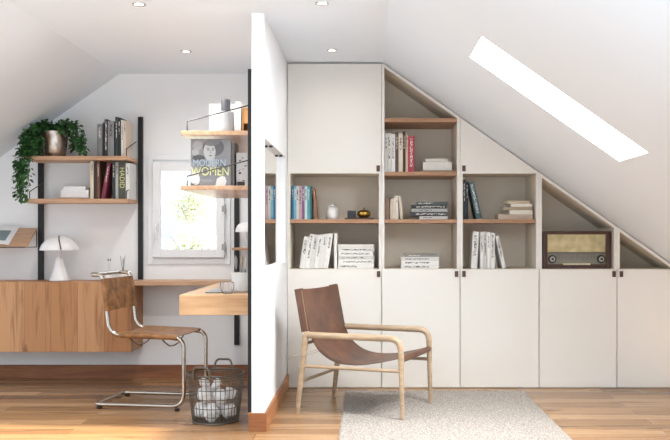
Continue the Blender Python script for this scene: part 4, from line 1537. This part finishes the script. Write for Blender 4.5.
# desk things
DT = .7775
px_, py_ = wx(240.5, 5.45), 5.45
t = thing('pencil_pot', 'white cylindrical pot full of brushes on the oak desk', 'pot', (px_, py_, DT))
r_ = 9.0 * 5.45 / F
hz = wz(272.5, 5.42) - DT
m = MB(); m.lathe([(r_ - .004, 0), (r_, .003), (r_, hz - .002), (r_ - .001, hz), (r_ - .005, hz), (r_ - .006, .008), (.002, .007)], seg=40)
obj('pot_body', m, M['ceramic'], t, True)
# brushes standing in the pot
brl = ['grey feathery brush leaning left in the white desk pot', 'beige brush standing in the middle of the white desk pot', 'pale feathery brush on the right in the white desk pot']
for k, (dx, dy, tx, c, lb_) in enumerate(((-.020, 0, -.010, '9A928A', brl[0]), (.004, .015, .0, 'B8A898', brl[1]), (.022, -.005, .012, 'C9C2BA', brl[2]))):
    t2 = thing('paint_brush', lb_, 'brush', (px_ + dx, py_ + dy, DT + .0085), group='brushes in the desk pot')
    m = MB(); m.tube([(0, 0, 0), (tx * .6, 0, .13)], .003, seg=8); obj('brush_handle', m, cmat('6A5444'), t2, True)
    m = MB(); m.tube([(tx * .6, 0, .1305), (tx * .8, 0, .16), (tx, 0, .195), (tx * 1.1, 0, .215)], [.004, .009, .010, .002], seg=10); obj('bristles', m, cmat(c), t2, True)
# cut glass tumbler
t = thing('glass_bowl', 'faceted clear glass bowl on the desk in front of the white pot', 'bowl', (wx(227.3, 5.27), 5.27, DT))
m = MB()
prof_o = [(.020, 0), (.026, .003), (.034, .020), (.038, .045), (.036, .068)]
def cut(u, v):
    r_, z = interp(prof_o, u)
    a = 2 * PI * v
    r2 = r_ * (1 + .035 * math.cos(12 * a + u * 6))
    return (r2 * math.cos(a), r2 * math.sin(a), z)
m.sheet(cut, 12, 72, .0035)
m.lathe([(.021, .0002), (.024, .004), (.020, .006)], seg=24)
obj('bowl_body', m, M['glass'], t, False)
m = MB(); m.tube([(.0375 * math.cos(2 * PI * k / 36), .0375 * math.sin(2 * PI * k / 36), .0675) for k in range(36)], .0013, closed=True, seg=6)
obj('rim', m, M['glass'], t, True)
# notebook
t = thing('notebook', 'thin white notebook with dark underside lying on the oak desk', 'notebook', (wx(205, 5.33), 5.33, DT + .0003), (0, 0, R(-2)))
m = MB(); m.box(0, .15, 0, .42, 0, .003); obj('cover', m, cmat('3A3A3C'), t)
m = MB(); m.box(.001, .149, .001, .419, .0031, .010); obj('pages', m, M['paper'], t)
# diffuser and little vase behind the desk chair
x = wx(123, 6.80)
t = thing('reed_diffuser', 'white bottle with dark reeds on the sideboard behind the chair', 'diffuser', (x, 6.80, .7755))
m = MB(); m.lathe([(.026, 0), (.028, .003), (.028, .05), (.02, .064), (.010, .068), (.010, .082), (.006, .082), (.006, .06), (.002, .058)], seg=28); obj('bottle_body', m, M['ceramic'], t, True)
for a, b, hgt in ((-.020, .0, .190), (-.005, .01, .165), (.018, -.004, .195), (.008, -.01, .175)):
    m = MB(); m.tube([(0, 0, .061), (a * .5, b, .12), (a, b, hgt)], .0017, seg=6); obj('reed', m, M['dark'], t, True)
x = wx(109, 6.80)
t = thing('bud_vase', 'small white vase with two dark buds on the sideboard behind the chair', 'vase', (x, 6.80, .7755))
m = MB(); m.lathe([(.030, 0), (.034, .004), (.033, .03), (.018, .068), (.009, .082), (.010, .09), (.007, .09), (.006, .07), (.002, .06)], seg=28); obj('vase_body', m, M['ceramic'], t, True)
for a in (-.007, .010):
    m = MB(); m.tube([(0, 0, .062), (a * .6, 0, .10), (a, 0, .150)], .0009, seg=5); s_ = obj('stem', m, M['stem'], t, True)
    m = MB(); m.tube([(a, 0, .1502), (a, 0, .155), (a, 0, .166), (a, 0, .172)], [.001, .0045, .0045, .001], seg=8); obj('bud', m, M['dark'], s_, True)

# ------------------------------------------------------------------ outside the window
struct('ground_outside', MB().box(-14, 8, D3 + 1.0, 30, -2.75, -2.6), M['lawn'])
random.seed(21)
def tree(x, y, zb, crown, leaves, lsz, label, nm, lm, cat='tree', trunk=.05, spread=.05):
    t = thing(nm, label, cat, (x, y, zb))
    tr, lf = MB(), MB()
    (cx, cz, rx_, rz_) = crown
    base = Vector((0, 0, 0)); top = Vector((cx, 0, cz - rz_ * .9))
    tr.tube([base, base.lerp(top, .5) + Vector((.06, 0, 0)), top], [trunk, trunk * .7, trunk * .5], seg=8)
    tips = []
    for k in range(22):
        a = random.uniform(0, 2 * PI); e = random.uniform(-.9, 1)
        q = Vector((cx + rx_ * math.cos(a) * math.sqrt(max(.05, 1 - e * e)) * random.uniform(.6, 1), rx_ * .6 * math.sin(a) * random.uniform(.3, 1), cz + rz_ * e * .95))
        mid = top.lerp(q, .5) + Vector((random.uniform(-.08, .08), 0, .10))
        tr.tube([top, mid, q], [trunk * .4, trunk * .25, trunk * .1], seg=5)
        tips += [(mid, q)]
    for k in range(leaves):
        a, b = random.choice(tips)
        p = a.lerp(b, random.uniform(.2, 1.1)) + Vector((random.gauss(0, spread), random.gauss(0, spread), random.gauss(0, spread)))
        leaf(lf, p, Vector((random.gauss(0, 1), random.gauss(0, 1), random.gauss(0, .7))), lsz * random.uniform(.7, 1.2))
    obj('trunk', tr, M['bark'], t, True)
    obj('foliage', lf, lm, t, recalc=False)
YT = 12.0
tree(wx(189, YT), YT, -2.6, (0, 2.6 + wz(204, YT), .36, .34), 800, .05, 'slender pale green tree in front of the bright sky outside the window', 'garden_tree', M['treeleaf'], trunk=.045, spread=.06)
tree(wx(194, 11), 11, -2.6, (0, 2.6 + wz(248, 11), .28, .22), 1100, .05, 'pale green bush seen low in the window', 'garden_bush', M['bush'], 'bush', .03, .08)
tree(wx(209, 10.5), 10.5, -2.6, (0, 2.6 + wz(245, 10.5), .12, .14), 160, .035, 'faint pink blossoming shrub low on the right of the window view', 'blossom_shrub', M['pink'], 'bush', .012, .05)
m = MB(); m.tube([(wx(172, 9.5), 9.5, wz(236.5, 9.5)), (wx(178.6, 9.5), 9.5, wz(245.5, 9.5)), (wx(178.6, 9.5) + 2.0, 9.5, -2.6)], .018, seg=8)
tag(obj('leaning_stake', m, cmat('8A8A86')), 'dark slanting garden stake seen low in the window', 'stake')
